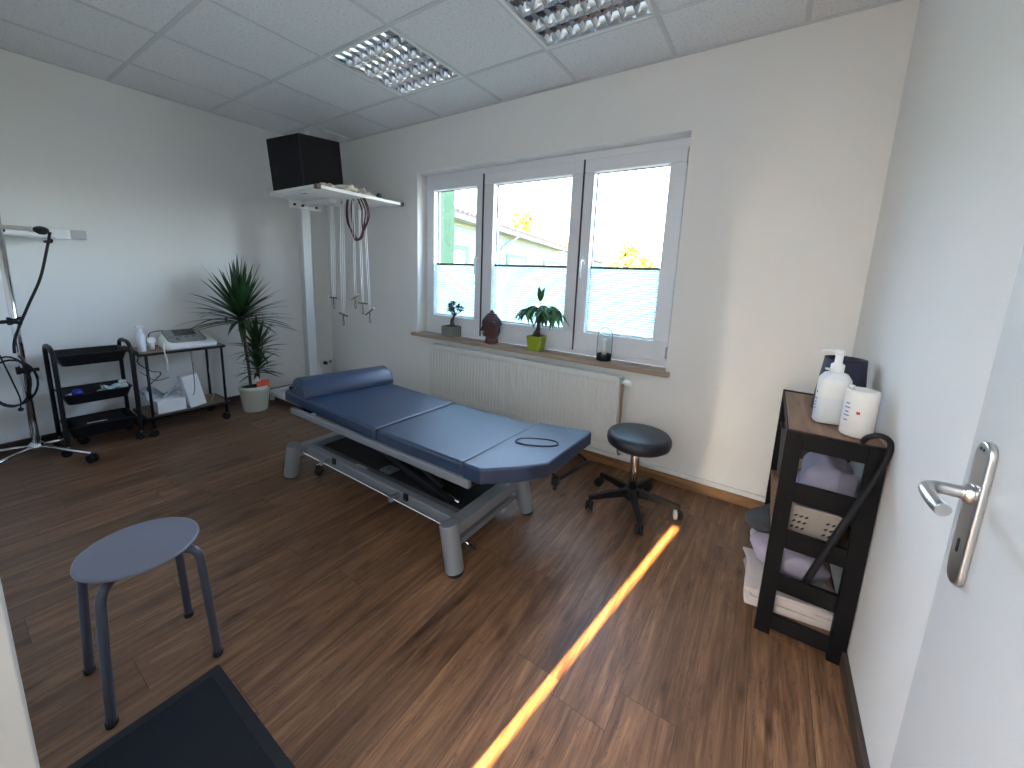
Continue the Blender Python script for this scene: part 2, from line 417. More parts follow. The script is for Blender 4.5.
# window
F = MB()
Y0, Y1 = .115, .195
F.box((WX0, Y0, WZ0), (WX1, Y1, .805)); F.box((WX0, Y0, 2.155), (WX1, Y1, WZ1)); F.box((WX0, Y0, .8), (1.50, Y1, 2.16)); F.box((3.725, Y0, .8), (WX1, Y1, 2.16))
F.box((2.125, Y0+.01, .8), (2.17, Y1, 2.16)); F.box((3.03, Y0+.01, .8), (3.075, Y1, 2.16))
win = struct('window_1', F, M_PVC, bevel=.004)
PANES = [(1.568, 2.068, 1.488, 2.141), (2.253, 2.956, 2.150, 3.046), (3.132, 3.636, 3.055, 3.738)]
PZ0, PZ1 = .932, 2.076
gl = MB(); gk = MB()
for (a, b_, s0, s1) in PANES:
    s = MB(); y0, y1 = .095, .185
    s.box((s0, y0, .792), (s1, y1, PZ0)); s.box((s0, y0, PZ1), (s1, y1, 2.165)); s.box((s0, y0, PZ0), (a, y1, PZ1)); s.box((b_, y0, PZ0), (s1, y1, PZ1))
    sash = s.build('window_sash', M_PVC, win, bevel=.005)
    k = MB().box((a, .150, PZ0), (b_, .156, PZ0+.006)).box((a, .150, PZ1-.006), (b_, .156, PZ1)).box((a, .150, PZ0), (a+.006, .156, PZ1)).box((b_-.006, .150, PZ0), (b_, .156, PZ1))
    k.build('gasket', M_GASKET, sash)
    MB().box((a-.01, .165, PZ0-.01), (b_+.01, .169, PZ1+.01)).build('pane', M_GLASS, sash)
gk.box((2.1415, .088, .79), (2.1495, .11, 2.165)); gk.box((3.0465, .088, .79), (3.0545, .11, 2.165))  # dark bars stand in for the shade between the sashes
gk.build('sash_gap', mat('sash_gap_shade', (.05, .05, .06), .8), win)
for x in (3.09, 2.108):
    h = MB().prism(rrect(x, 0, .026, .066, .012), 0, .012, tf=Matrix.Translation((0, .095, 1.46)) @ Matrix.Rotation(PI/2, 4, 'X'))
    h.tube([(x, .085, 1.46), (x, .045, 1.46)], .008); h.tube(bez([(x, .048, 1.468), (x, .044, 1.42), (x, .046, 1.335)], 5), [.010]*5+[.009]*6)
    h.build('window_handle', M_WHITE, win)
for x, z in ((3.742, 2.10), (3.735, .86)):
    MB().tube([(x, .09, z-.04), (x, .09, z+.04)], .009).build('hinge', M_STEEL, win)
sl = MB().box((WX0-.045, -.050, WZ0-.032), (WX1+.03, .0, WZ0)).box((WX0, 0, WZ0-.032), (WX1, .118, WZ0))
sl.build('window_sill', M_SILL, win, bevel=.004)
names = ['pale cyan pleated blind in the left, narrow window sash', 'pale cyan pleated blind in the wide middle window sash', 'pale cyan pleated blind in the right window sash, above the lantern']
for n, (a, b_, s0, s1) in enumerate(PANES):
    t = thing('pleated_blind', ((a+b_)/2, .14, PZ0), names[n], 'blind')
    z0, z1, N = PZ0+.012, 1.410, 27
    m = MB()
    def fn(u, v, a=a, b_=b_, z0=z0, z1=z1, N=N):
        k = round(v*2*N); return (a+.004+(b_-a-.008)*u, .143+(.007 if k % 2 else -.007), z0+(z1-z0)*v)
    m.grid(fn, 1, 2*N, sm=False); m.build('blind_fabric', M_BLIND, t)
    MB().box((a+.002, .130, 1.408), (b_-.002, .156, 1.424)).build('top_rail', M_BLINDRAIL, t, bevel=.002)
    MB().box((a+.002, .132, PZ0), (b_-.002, .154, PZ0+.013)).build('bottom_rail', M_WHITE, t, bevel=.002)
    for x in (a+.012, b_-.012): MB().tube([(x, .157, PZ0), (x, .157, PZ1)], .0012, 6).build('cord', M_WHITE, t)

# radiator
rx0, rx1, rz0, rz1 = 1.745, 3.505, .205, .690
R = thing('panel_radiator', ((rx0+rx1)/2, -.07, 0), 'white ribbed panel radiator on the wall under the window', 'radiator')
m = MB(); N = 52; st = (rx1-rx0-.04)/N; prof = []
for i in range(N):
    x = rx0+.02+i*st; prof += [(x, 0), (x+st*.30, 0), (x+st*.42, .0045), (x+st*.88, .0045)]
prof.append((rx1-.02, 0)); zs = [rz0+.012, rz0+.035, rz0+.05, rz1-.045, rz1-.03, rz1-.012]
def yoff(p, k): return -.128+(p if 1 < k < 4 else 0)
n0 = len(m.v)
for k, z in enumerate(zs):
    for x, p in prof: m.v.append(Vector((x, yoff(p, k), z)))
W = len(prof)
for k in range(len(zs)-1):
    for i in range(W-1): m.face([n0+k*W+i, n0+k*W+i+1, n0+(k+1)*W+i+1, n0+(k+1)*W+i])
m.box((rx0, -.128, rz0), (rx0+.02, -.045, rz1)); m.box((rx1-.02, -.128, rz0), (rx1, -.045, rz1))
m.box((rx0, -.128, rz1-.012), (rx1, -.120, rz1)); m.box((rx0, -.128, rz0), (rx1, -.118, rz0+.012)); m.box((rx0+.02, -.06, rz0+.01), (rx1-.02, -.048, rz1-.01))
m.build('front_panel', M_RAD, R)
gm = MB().box((rx0+.005, -.126, rz1), (rx1-.005, -.118, rz1+.004)).box((rx0+.005, -.052, rz1), (rx1-.005, -.046, rz1+.004))
for i in range(110):
    x = rx0+.012+i*(rx1-rx0-.03)/109; gm.box((x, -.120, rz1-.004), (x+.006, -.05, rz1+.003))
gm.build('top_grille', M_RAD, R)
v = MB().tube([(rx1-.005, -.085, .655), (rx1+.018, -.085, .655)], .012); v.lathe((rx1+.018, -.085, .655), [(.015, 0), (.021, .006), (.022, .035), (.017, .048), (.0, .049)], 16, tf=Matrix.Rotation(PI/2, 4, 'Y'))
v.build('valve', M_WHITE, R)
p = MB().tube(bez([(rx1+.012, -.085, .645), (rx1+.013, -.085, .5), (rx1+.013, -.083, .22), (rx1+.012, -.06, .13), (rx1+.012, -.01, .11)], 6), .0075)
p.build('pipe', mat('radiator_pipe', (.42, .30, .22), .4, metal=.3), R)
MB().ball((rx0-.015, -.09, rz0+.03), .014).build('end_cap', M_BLACKP, R)
for x in (rx0+.2, rx1-.2): MB().box((x, -.05, .25), (x+.03, -.002, .62)).build('bracket', M_RAD, R)

# ------------------------------------------------------------------ ceiling lights
M_REFL = mat('mirror_louvre', (.80, .82, .85), .09, metal=1, var=.02)
def light(x0, label):
    y0, y1, x1 = LY[0]+.013, LY[1]-.013, x0+.6125
    x0 += .0125
    t = thing('ceiling_light', ((x0+x1)/2, (y0+y1)/2, H), label, 'ceiling light', 'square louvred ceiling lights')
    h = MB().box((x0, y0, H+.085), (x1, y1, H+.09)).box((x0, y0, H), (x0+.006, y1, H+.09)).box((x1-.006, y0, H), (x1, y1, H+.09)).box((x0, y0, H), (x1, y0+.006, H+.09)).box((x0, y1-.006, H), (x1, y1, H+.09))
    h.build('housing', M_WMETAL, t)
    f = MB()
    for a, b in (((x0-.006, y0-.006), (x1+.006, y0+.010)), ((x0-.006, y1-.010), (x1+.006, y1+.006)), ((x0-.006, y0), (x0+.010, y1)), ((x1-.010, y0), (x1+.006, y1))):
        f.box((a[0], a[1], H-.006), (b[0], b[1], H+.001))
    f.build('frame', M_WHITE, t)
    n = 4; p = (y1-y0-.02)/n; q = 8; c = (x1-x0-.02)/q
    L = MB()
    def wedge(pts0, pts1):
        k = len(L.v); L.v += [Vector(v) for v in pts0+pts1]; L.face([k, k+3, k+4, k+1], True); L.face([k+1, k+4, k+5, k+2], True); L.face([k, k+2, k+5, k+3])
    # long reflectors: parabolic section, narrow edge at bottom, wide at top
    for i in range(n+1):
        yc = y0+.01+p*i; wb, wt = .002, .022
        for sgn in (-1, 1):
            if (i == 0 and sgn < 0) or (i == n and sgn > 0): continue
            def fn(u, v, yc=yc, sgn=sgn):
                zz = H+.002+.050*v; off = wb+(wt-wb)*(v**1.8)
                return (x0+.01+(x1-x0-.02)*u, yc+sgn*off, zz)
            L.grid(fn, 1, 5)
    for j in range(q+1):
        xc = x0+.01+c*j
        for i in range(n):
            ya, yb = y0+.01+p*i+.002, y0+.01+p*(i+1)-.002
            for sgn in (-1, 1):
                if (j == 0 and sgn < 0) or (j == q and sgn > 0): continue
                def fn(u, v, xc=xc, sgn=sgn, ya=ya, yb=yb):
                    dip = .014*(1-(2*u-1)**2)
                    return (xc+sgn*(.0015+.014*(v**1.6)), ya+(yb-ya)*u, H+.003+dip+(.036-dip*.6)*v)
                L.grid(fn, 4, 3)
    L.build('louvre', M_REFL, t)
    for i in range(n):
        yc = y0+.01+p*(i+.5); MB().tube([(x0+.01, yc, H+.068), (x1-.01, yc, H+.068)], .013, 12).build('fluorescent_tube', M_WMETAL, t)
light(1.7531, 'unlit square mirror-louvred ceiling light nearer the black box on the sling frame')
light(3.0031, 'unlit square mirror-louvred ceiling light above the right window sash, cut by the top edge')

# ------------------------------------------------------------------ door, opened against the right wall
dm = MB().box((4.54, -2.60, .012), (4.58, -1.835, 2.0))
door = struct('door_1', dm, M_DOOR, bevel=.003)
hz, hy = 1.064, -1.895
Tx = Matrix.Translation((4.54, hy, hz)) @ Matrix.Rotation(-PI/2, 4, 'Y')
hp = MB().prism(rrect(-.018, 0, .205, .040, .019, 6), 0, .009, tf=Tx)
plate = hp.build('door_handle', M_STEEL, door, bevel=.003)
hx = 4.54-.009
hl_ = hz+.010
lv = MB().tube(bez([(hx+.002, hy, hl_), (hx-.022, hy, hl_), (hx-.036, hy-.003, hl_), (hx-.045, hy-.014, hl_), (hx-.048, hy-.034, hl_), (hx-.047, hy-.060, hl_-.001), (hx-.044, hy-.074, hl_-.002)], 7), .0085, 14)
lv.lathe((hx+.001, hy, hl_), [(.0135, 0), (.0135, .005), (.010, .008), (.010, .010)], 16, tf=Matrix.Rotation(-PI/2, 4, 'Y'))
lv.build('lever', M_STEEL, plate)
kh = MB().prism(rrect(-.065, 0, .020, .006, .0028, 3), .0088, .0098, tf=Tx); kh.lathe((hx+.0003, hy-.004, hz+.074), [(.0022, 0), (.0022, .001)], 8, tf=Matrix.Rotation(-PI/2, 4, 'Y')).lathe((hx+.0003, hy+.004, hz+.074), [(.0022, 0), (.0022, .001)], 8, tf=Matrix.Rotation(-PI/2, 4, 'Y'))
kh.build('keyhole', M_BLACKP, plate)

# ------------------------------------------------------------------ treatment table
T = thing('treatment_table', (2.55, -1.12, 0), 'blue padded height-adjustable treatment table with grey steel frame', 'treatment table')
def cushion(name, pts, z0, z1, bev=.016):
    m = MB().prism(pts, z0, z1); o = m.build(name, [M_VINYL], T, bevel=bev, seg=4); return o
cushion('seat_cushion', [(1.585, -1.345), (2.612, -1.390), (2.632, -.785), (1.605, -.745)], .428, .503)
cushion('seat_cushion', [(2.622, -1.392), (3.222, -1.392), (3.254, -.775), (2.642, -.785)], .428, .503)
hc = cushion('head_cushion', [(3.232, -1.405), (3.335, -1.405), (3.455, -1.285), (3.540, -1.170), (3.556, -.705), (3.540, -.690), (3.264, -.760)], .438, .513)
rg = MB(); cx, cy, ang = 3.388, -1.012, math.radians(30)
ring = []
for k in range(36):
    a = 2*PI*k/36; ca, sa = math.cos(a), math.sin(a)
    lx = .105*math.copysign(abs(ca)**.8, ca); ly = .042*math.copysign(abs(sa)**.8, sa)
    ring.append((cx+lx*math.cos(ang)-ly*math.sin(ang), cy+lx*math.sin(ang)+ly*math.cos(ang)))
rg.tube([(x, y, .5135) for x, y in ring], .0058, 8, closed=True); rg.build('face_hole_piping', M_PIPING, hc)
pl = MB().prism([(cx+(x-cx)*.93, cy+(y-cy)*.87) for x, y in ring], .505, .516); pl.build('face_hole_plug', M_VINYL, hc, bevel=.004)
# seam piping between sections
MB().tube([(2.617, -1.388, .497), (2.637, -.787, .497)], .006, 8).build('seam_piping', M_PIPING, T)
MB().tube([(3.227, -1.388, .498), (3.259, -.772, .498)], .007, 8).build('seam_piping', M_PIPING, T)
r = MB().box((1.785, -1.412, .402), (3.275, -1.385, .442)); r.build('side_rail', M_GREYM, T, bevel=.006)
r = MB().box((1.745, -.800, .395), (3.275, -.775, .442)); r.build('side_rail', M_GREYM, T, bevel=.006)
for x in (1.80, 2.60, 3.22): MB().box((x, -1.39, .385), (x+.04, -.79, .428)).build('cross_rail', M_BLACKP, T)
bf = MB().box((1.88, -1.385, .150), (3.19, -1.340, .205)).box((1.86, -.925, .145), (3.21, -.865, .205)).box((3.155, -1.44, .150), (3.225, -.87, .210)).box((1.845, -1.44, .150), (1.915, -.87, .210))
bf.build('base_frame', M_GREYM, T, bevel=.005)
pan = MB().box((1.92, -1.342, .150), (3.15, -.930, .176)); pan.build('base_cover', M_BLACKP, T, bevel=.004)
pnl = MB().box((1.93, -1.345, .188), (3.15, -1.305, .198)); pnl.build('cover_edge', mat('dark_grey_cover', (.09, .10, .11), .5), T)
em = MB().box((2.485, -1.272, .176), (2.578, -1.195, .182)); eo = em.build('control_plate', M_STEEL, T, bevel=.002)
MB().box((2.515, -1.252, .182), (2.548, -1.216, .186)).build('plate_emblem', mat('emblem_green_grey', (.10, .14, .13), .4), eo)
em = MB()
for i, x in enumerate((2.36, 2.376, 2.392, 2.408, 2.424, 2.44)): em.box((x, -1.338, .1981), (x+.010, -1.322, .1992))
em.build('brand_lettering', mat('light_grey_print', (.45, .47, .48), .5), T)
for (bx, by, tx, ty) in ((3.243, -1.452, 3.196, -1.447), (1.838, -1.456, 1.880, -1.445), (3.262, -.862, 3.215, -.878), (1.838, -.862, 1.880, -.878)):
    l = MB().tube([(bx, by, .012), (tx, ty, .225)], .0425, 28); lo = l.build('leg', M_GREYM, T, bevel=.004)
    MB().lathe((bx, by, 0), [(.036, 0), (.038, .003), (.038, .014)], 24).build('foot_pad', M_RUBBER, lo)
for (x, y) in ((1.965, -1.335), (3.135, -1.015), (1.965, -.96)):
    cst = MB().tube([(x, y, .150), (x, y, .075)], .008).box((x-.014, y-.020, .035), (x-.010, y+.012, .078)).box((x+.010, y-.020, .035), (x+.014, y+.012, .078)).box((x-.014, y-.02, .070), (x+.014, y+.012, .078))
    co = cst.build('castor', M_CHROME, T)
    MB().tube([(x-.009, y-.006, .028), (x+.009, y-.006, .028)], .028, 20).build('wheel', M_RUBBER, co)
# actuating rod with brackets
rod = MB().tube(bez([(1.905, -1.425, .188), (1.95, -1.430, .188), (2.2, -1.430, .188), (2.8, -1.430, .188), (3.09, -1.430, .188), (3.15, -1.435, .19)], 6), .0065, 10)
rod.build('actuating_rod', M_CHROME, T)
for x in (2.16, 2.79):
    MB().box((x-.012, -1.445, .172), (x+.012, -1.384, .202)).build('rod_bracket', M_GREYM, T, bevel=.004)
    MB().box((x+.045, -1.396, .178), (x+.075, -1.384, .215)).build('rod_clip', M_BLACKP, T, bevel=.003)
for (y) in (-1.345, -.893):
    pd = MB().tube([(3.16, y, .085), (3.255, y, .070)], .005, 8); po = pd.build('foot_pedal', M_CHROME, T)
    MB().tube([(3.235, y, .073), (3.275, y, .067)], .0075, 10).build('pedal_grip', M_RUBBER, po)
MB().box((3.18, -1.36, .07), (3.2, -.88, .1)).build('pedal_bar', M_GREYM, T)
for y in (-1.27, -.98):
    a = MB().box((-.30, y-.018, -.018), (.44, y+.018, .018)); 
    tf = Matrix.Translation((2.65, 0, .285)) @ Matrix.Rotation(math.radians(14), 4, 'Y')
    a = MB().box((-.42, y-.018, -.018), (.42, y+.018, .018), tf=tf); a.build('lift_arm', M_BLACKP, T, bevel=.004)
a = MB().tube([(2.95, -1.22, .20), (2.30, -1.15, .37)], .022, 14).build('lift_motor', M_BLACKP, T)
a = MB().tube([(3.0, -1.24, .192), (3.09, -1.25, .186)], .009, 10).build('motor_rod', M_CHROME, T)
a = MB().tube([(3.24, -1.20, .40), (3.02, -1.12, .21)], .012, 12).build('gas_spring', M_BLACKP, T)
hb = MB().tube([(3.527, -1.055, .372), (3.578, -.775, .372)], .0075, 10).tube([(3.45, -1.03, .425), (3.527, -1.055, .385)], .008, 8).tube([(3.5, -.80, .425), (3.570, -.79, .385)], .008, 8); hb.build('head_release_bar', M_BLACKP, T)
MB().box((3.512, -1.080, .355), (3.545, -1.045, .398)).box((3.52, -1.075, .33), (3.537, -1.05, .36)).build('release_lever', M_BLACKP, T, bevel=.005)
for x in (3.30, 3.46): MB().tube([(x, -1.30+(x-3.3)*.5, .431), (x, -.80, .431)], .01, 8).build('head_support', M_GREYM, T)

# bolster
m = MB(); K = 16
p0, p1 = Vector((1.752, -1.338, .504)), Vector((1.875, -.728, .504)); ax = (p1-p0).normalized(); sd = Vector((ax.y, -ax.x, 0))
prof = [(-.130, 0), (-.130, .012)] + [(.130*math.cos(PI-PI*k/K), .012+.098*math.sin(PI*k/K)) for k in range(1, K)] + [(.130, .012), (.130, 0)]
ends = [(0, .93), (.012, .985), (.03, 1), (.97, 1), (.988, .985), (1, .93)]
rows = []
for t_, s_ in ends:
    rows.append(len(m.v))
    for a, z in prof: m.v.append(p0+(p1-p0)*t_+sd*a*s_+Vector((0, 0, z*s_)))
n = len(prof)
for i in range(len(rows)-1):
    for k in range(n): m.face([rows[i]+k, rows[i]+(k+1) % n, rows[i+1]+(k+1) % n, rows[i+1]+k], k not in (0, n-2, n-1))
m.face([rows[0]+k for k in reversed(range(n))]); m.face([rows[-1]+k for k in range(n)])
tag(m.build('bolster', M_VINYL), 'blue half-round bolster lying across the far end of the treatment table', 'bolster')

# ------------------------------------------------------------------ castor stool
cx, cy = 3.734, -.446
S = thing('rolling_stool', (cx, cy, 0), 'round dark blue rolling stool with chrome column and five castors', 'stool')
sc = (3.742, -.520)
m = MB().lathe((cx+.018, cy-.035, 0), [(.10, .402), (.146, .408), (.170, .425), (.1755, .445), (.174, .468), (.165, .482), (.145, .489), (.0, .491)], 44); m.build('seat', M_VINYLD, S)
MB().lathe((cx+.01, cy-.02, 0), [(.07, .390), (.075, .392), (.075, .404)], 20).build('seat_plate', M_BLACK, S)
MB().lathe((cx, cy, 0), [(.026, .09), (.026, .34), (.022, .352)], 24).build('column', M_CHROME, S)
MB().lathe((cx, cy, 0), [(.026, .346), (.028, .350), (.028, .366), (.014, .369), (.014, .395)], 20).build('collar', M_BLACKP, S)
MB().lathe((cx, cy, 0), [(.040, .062), (.044, .070), (.044, .118), (.032, .128)], 24).build('hub', M_BLACK, S)
for k in range(5):
    a = math.radians(7.8+72*k); u = Vector((math.cos(a), math.sin(a), 0)); c0 = Vector((cx, cy, 0))
    ar = MB(); P = [c0+u*.03+Vector((0, 0, .105)), c0+u*.15+Vector((0, 0, .098)), c0+u*.268+Vector((0, 0, .083))]
    wd = [.021, .017, .013]; ht = [.022, .018, .012]; q = Vector((-u.y, u.x, 0)); n0 = 0
    for i, p in enumerate(P):
        for s1, s2 in ((-1, -1), (1, -1), (.7, 1), (-.7, 1)): ar.v.append(p+q*wd[i]*s1+Vector((0, 0, ht[i]*s2)))
    for i in range(2):
        for j in range(4): ar.face([i*4+j, i*4+(j+1) % 4, (i+1)*4+(j+1) % 4, (i+1)*4+j])
    ar.face([3, 2, 1, 0]); ar.face([8, 9, 10, 11])
    ar.build('base_arm', M_BLACK, S, bevel=.003)
    e = c0+u*.262; ca = random.uniform(0, PI) if k else .4; w = Vector((math.cos(ca), math.sin(ca), 0)); h = Vector((-w.y, w.x, 0))
    cb = MB().tube([e+Vector((0, 0, .078)), e+Vector((0, 0, .048))], .007, 8)
    hz_ = e+h*.012+Vector((0, 0, .03)); cb.tube([hz_-w*.006, hz_+w*.006], .022, 14)
    co = cb.build('castor', M_BLACKP, S)
    for sg in (-1, 1):
        cc = e+h*.014+Vector((0, 0, .026)); MB().tube([cc+w*.007*sg, cc+w*.021*sg], .026, 20).build('wheel', M_WHITE if (k == 0 and sg == -1) else M_RUBBER, co)  # one wheel of the right castor coloured white for the sunlight on it

# ------------------------------------------------------------------ grey stool
cx, cy = 2.705, -2.352
S = thing('round_stool', (cx, cy, 0), 'grey round stackable stool with four tubular legs, beside the doormat', 'stool')
m = MB().lathe((cx, cy, 0), [(.0, .427), (.115, .428), (.142, .433), (.149, .438), (.148, .444), (.142, .4465), (.0, .447)], 56); m.build('seat', M_STOOLG, S)
rg = MB().tube([(cx+.115*math.cos(2*PI*k/30), cy+.115*math.sin(2*PI*k/30), .426) for k in range(30)], .006, 8, closed=True); rg.build('seat_ring', M_STOOLL, S)
for sx in (-1, 1):
    for sy in (-1, 1):
        d = Vector((sx, sy, 0)).normalized(); o = Vector((cx, cy, 0))
        pts = [o+d*.06+Vector((0, 0, .420)), o+d*.115+Vector((0, 0, .420)), o+d*.148+Vector((0, 0, .412)), o+d*.163+Vector((0, 0, .385)), o+d*.168+Vector((0, 0, .33)), o+d*.178+Vector((0, 0, .17)), o+d*.187+Vector((0, 0, .008))]
        lo = MB().tube(bez(pts, 6), .0125, 14).build('leg', M_STOOLL, S)
        MB().lathe(o+d*.187, [(.013, 0), (.0145, .003), (.0145, .018)], 14).build('foot_cap', M_RUBBER, lo)

# doormat
D = thing('doormat', (3.30, -2.42, 0), 'black doormat with smooth border at the front of the floor', 'doormat')
m = MB().prism(rrect(3.315, -2.428, .87, .388, .006, 3), 0, .004); m.build('border', M_MATB, D)
m = MB().box((2.91, -2.602, .004), (3.72, -2.264, .008)); m.build('carpet_field', M_MAT, D, bevel=.002)

# ------------------------------------------------------------------ storage shelf at the right wall
sx0, sx1, sy0, sy1, st_ = 4.383, 4.656, -.972, -.300, .828
S = thing('storage_shelf', ((sx0+sx1)/2, (sy0+sy1)/2, 0), 'narrow black shelf with slatted ends and wooden boards at the right wall', 'shelf')
for y in (sy0, sy1):
    d = .022 if y == sy0 else -.022
    ya, yb = min(y, y+d), max(y, y+d)
    for x in (sx0, sx1-.050): MB().box((x, ya, 0), (x+.050, yb, st_)).build('post', M_BLACKW, S, bevel=.002)
    for z0, z1 in ((.765, st_), (.565, .635), (.375, .445), (.195, .262), (.028, .088)):
        MB().box((sx0+.05, ya+.002, z0), (sx1-.05, yb-.002, z1)).build('end_slat', M_BLACKW, S, bevel=.002)
for z in (.806, .388, .052): MB().box((sx0+.004, sy0+.022, z), (sx1-.004, sy1-.022, z+.018)).build('shelf_board', M_OAK, S, bevel=.002)
MB().box((sx0+.002, sy0+.022, .796), (sx0+.006, sy1-.022, .828)).build('edge_strip', M_BLACKW, S)

def basket(loc, sx, sy, h, label, m_=M_BASKET):
    x, y, z = loc; t = MB(); k = .90; th = .004
    def ringp(f, zz, ins=0): return [(x+(a-x)*1, y+(b-y)*1, zz) for a, b in rrect(x, y, sx*f-ins, sy*f-ins, .022, 4)]
    n = len(rrect(0, 0, 1, 1, .1, 4)); rows = [ringp(k, z, .02), ringp(k, z+.006), ringp(1, z+h), ringp(1, z+h, th*2), ringp(k, z+.010, th*2), ringp(k, z+.010, .03)]
    for r_ in rows: t.v += [Vector(p) for p in r_]
    for i in range(len(rows)-1):
        for j in range(n): t.face([i*n+j, i*n+(j+1) % n, (i+1)*n+(j+1) % n, (i+1)*n+j], False)
    t.face([j for j in reversed(range(n))]); t.face([5*n+j for j in range(n)])
    root = thing('storage_basket', (x, y, z), label, 'basket')
    rim = MB(); rp = rrect(x, y, sx+.006, sy+.006, .024, 4); rim.tube([(a, b, z+h) for a, b in rp], .005, 8, closed=True); rim.build('rim', m_, root)
    # slanted slots: solid bars on both end walls; dark ones stand for shade in holes
    hs = t; hs.cur = 1
    for wy, sgn in ((y-sy/2, -1), (y+sy/2, 1)):
        for g_ in (-.30, .30):
            for i in range(3):
                for j in range(3):
                    zz = z+h*(.28+.2*j); f = k+(1-k)*(zz-z)/h
                    xx = x+g_*sx*.9+(i-1)*.016+j*.003; yy = y+sgn*(sy/2*f+.0008)
                    hs.tube([(xx-.004, yy, zz-.004), (xx+.004, yy, zz+.004)], .0026, 6)
                    yy = y+sgn*(sy/2*f-.0052)
                    hs.tube([(xx-.004, yy, zz-.004), (xx+.004, yy, zz+.004)], .0026, 6)
    hs.build('basket_shell', [m_, mat('slot_shade', (.02, .018, .018), .8) if m_ == M_BASKET else M_BASKET], root)
basket((4.512, -.690, .407), .175, .48, .130, 'taupe slotted plastic basket holding the lavender towels on the middle board')
basket((4.505, -.385, .407), .215, .105, .262, 'tall dark slotted basket at the far end of the middle board', mat('dark_basket_plastic', (.075, .068, .070), .55))

def cloth_roll(name, p0, p1, r, m_, label, cat, sx=1., sz=1., noise=.04):
    t = MB(); P0, P1 = Vector(p0), Vector(p1); ax = (P1-P0).normalized(); a = ax.cross(Vector((0, 0, 1))).normalized(); b = a.cross(ax)
    K, NN = 40, 26; random.seed(sum(map(ord, label)))
    ph = [random.uniform(0, 6) for _ in range(6)]
    for i in range(NN+1):
        u = i/NN; s_ = (1-abs(2*u-1)**5)**.4 if 0 < u < 1 else .55
        for k in range(K):
            an = 2*PI*k/K; rr = r*s_*(1+noise*math.sin(3*an+ph[0]+4*u)+noise*math.sin(7*an+ph[1]-6*u)*.6+noise*math.sin(9*u+ph[2]+an)+noise*.7*math.sin(16*u+ph[3]+5*an)+noise*.5*abs(math.sin(4*an+ph[4]+9*u)))
            t.v.append(P0+(P1-P0)*u+a*rr*sx*math.cos(an)+b*rr*sz*math.sin(an))
    for i in range(NN):
        for k in range(K): t.face([i*K+k, i*K+(k+1) % K, (i+1)*K+(k+1) % K, (i+1)*K+k], True)
    t.face([k for k in reversed(range(K))], True); t.face([NN*K+k for k in range(K)], True)
    return tag(t.build(name, m_, sub=1), label, cat)
cloth_roll('rolled_towel', (4.535, -.88, .545), (4.56, -.60, .600), .092, M_TOWL, 'large lavender towel bundle rising out of the slotted basket', 'towel', sx=.88, sz=1.2, noise=.075)
cloth_roll('rolled_towel', (4.475, -.84, .475), (4.475, -.56, .475), .052, M_TOWL, 'lower lavender towel in the basket, seen above its near rim', 'towel')
cloth_roll('crumpled_bag', (4.575, -.48, .62), (4.60, -.32, .66), .075, mat('dark_crumpled_plastic', (.035, .034, .040), .25, bump=.9, bscale=30), 'dark crumpled plastic bag behind the lavender towel bundle', 'bag', noise=.12)

def folded(name, cx_, cy_, z, w_, l_, layers, m_, label, rot=0., th=.022, tilt=0.):
    tt = MB(); random.seed(len(label)+layers)
    root = thing(name, (cx_, cy_, z), label, 'towel')
    for i in range(layers):
        dx, dy = random.uniform(-.020, .016), random.uniform(-.012, .012)
        t = MB(); K = 10; prof = []
        hw = w_/2
        # rounded fold on -x side
        for k in range(K+1):
            a = PI/2+PI*k/K; prof.append((-hw+th/2+th*.5*math.cos(a), th/2+th*.5*math.sin(a)))
        prof += [(hw, 0), (hw, th*.96)]
        n = len(prof); NN = 12
        for j in range(NN+1):
            u = j/NN
            for a, zz in prof:
                yy = -l_/2+l_*u; wv = .011*math.sin(5*u+i*1.7+a*14)
                v = Vector((a+dx+wv*.6, yy+dy, zz+i*th*.98+wv*(.5+.5*i/max(1, layers)) ))
                v = Matrix.Rotation(rot, 3, 'Z') @ v; v.z += tilt*(v.x+hw)
                t.v.append(v+Vector((cx_, cy_, z)))
        for j in range(NN):
            for k in range(n): t.face([j*n+k, j*n+(k+1) % n, (j+1)*n+(k+1) % n, (j+1)*n+k], k < K)
        t.face([k for k in reversed(range(n))]); t.face([NN*n+k for k in range(n)])
        t.build('folded_layer', m_, root)
    return root
folded('folded_towel', 4.490, -.795, .074, .30, .26, 5, M_TOWB, 'beige towels folded in layers on the bottom board of the black shelf', .10, th=.017)
cloth_roll('towel_bundle', (4.53, -.90, .182), (4.49, -.62, .190), .060, mat('grey_beige_towel', (.40, .36, .34), .95, bump=.9, bscale=300), 'grey-beige towel rolled on the folded beige towels', 'towel', sx=1.6, sz=.6, noise=.10)
cloth_roll('towel_bundle', (4.49, -.91, .270), (4.43, -.62, .262), .078, M_TOWL, 'lavender towel heap between the slats of the black shelf, under the middle board', 'towel', sx=1.45, sz=.82, noise=.09)
cloth_roll('cushion', (4.340, -.82, .345), (4.52, -.50, .335), .075, M_CUSH, 'dark grey cushion sticking out of the left side of the black shelf', 'cushion', sx=1.0, sz=.48)
cloth_roll('black_pouch', (4.60, -.80, .33), (4.60, -.55, .33), .045, M_BLACKP, 'black pouch squeezed behind the lavender towel heap, under the middle board', 'pouch', sx=.7, sz=.9, noise=.1)

c = MB().tube(bez([(4.588, -.965, .838), (4.594, -.985, .862), (4.618, -.992, .877), (4.642, -.992, .868), (4.650, -.992, .840), (4.640, -.990, .77), (4.600, -.990, .62), (4.56, -.990, .48), (4.508, -.990, .285)], 5), [.0085]*20+[.0095]*10+[.012]*11, 10)
tag(c.build('hooked_stick', M_BLACKP), 'black stick with hooked handle hanging diagonally across the end of the shelf', 'stick')

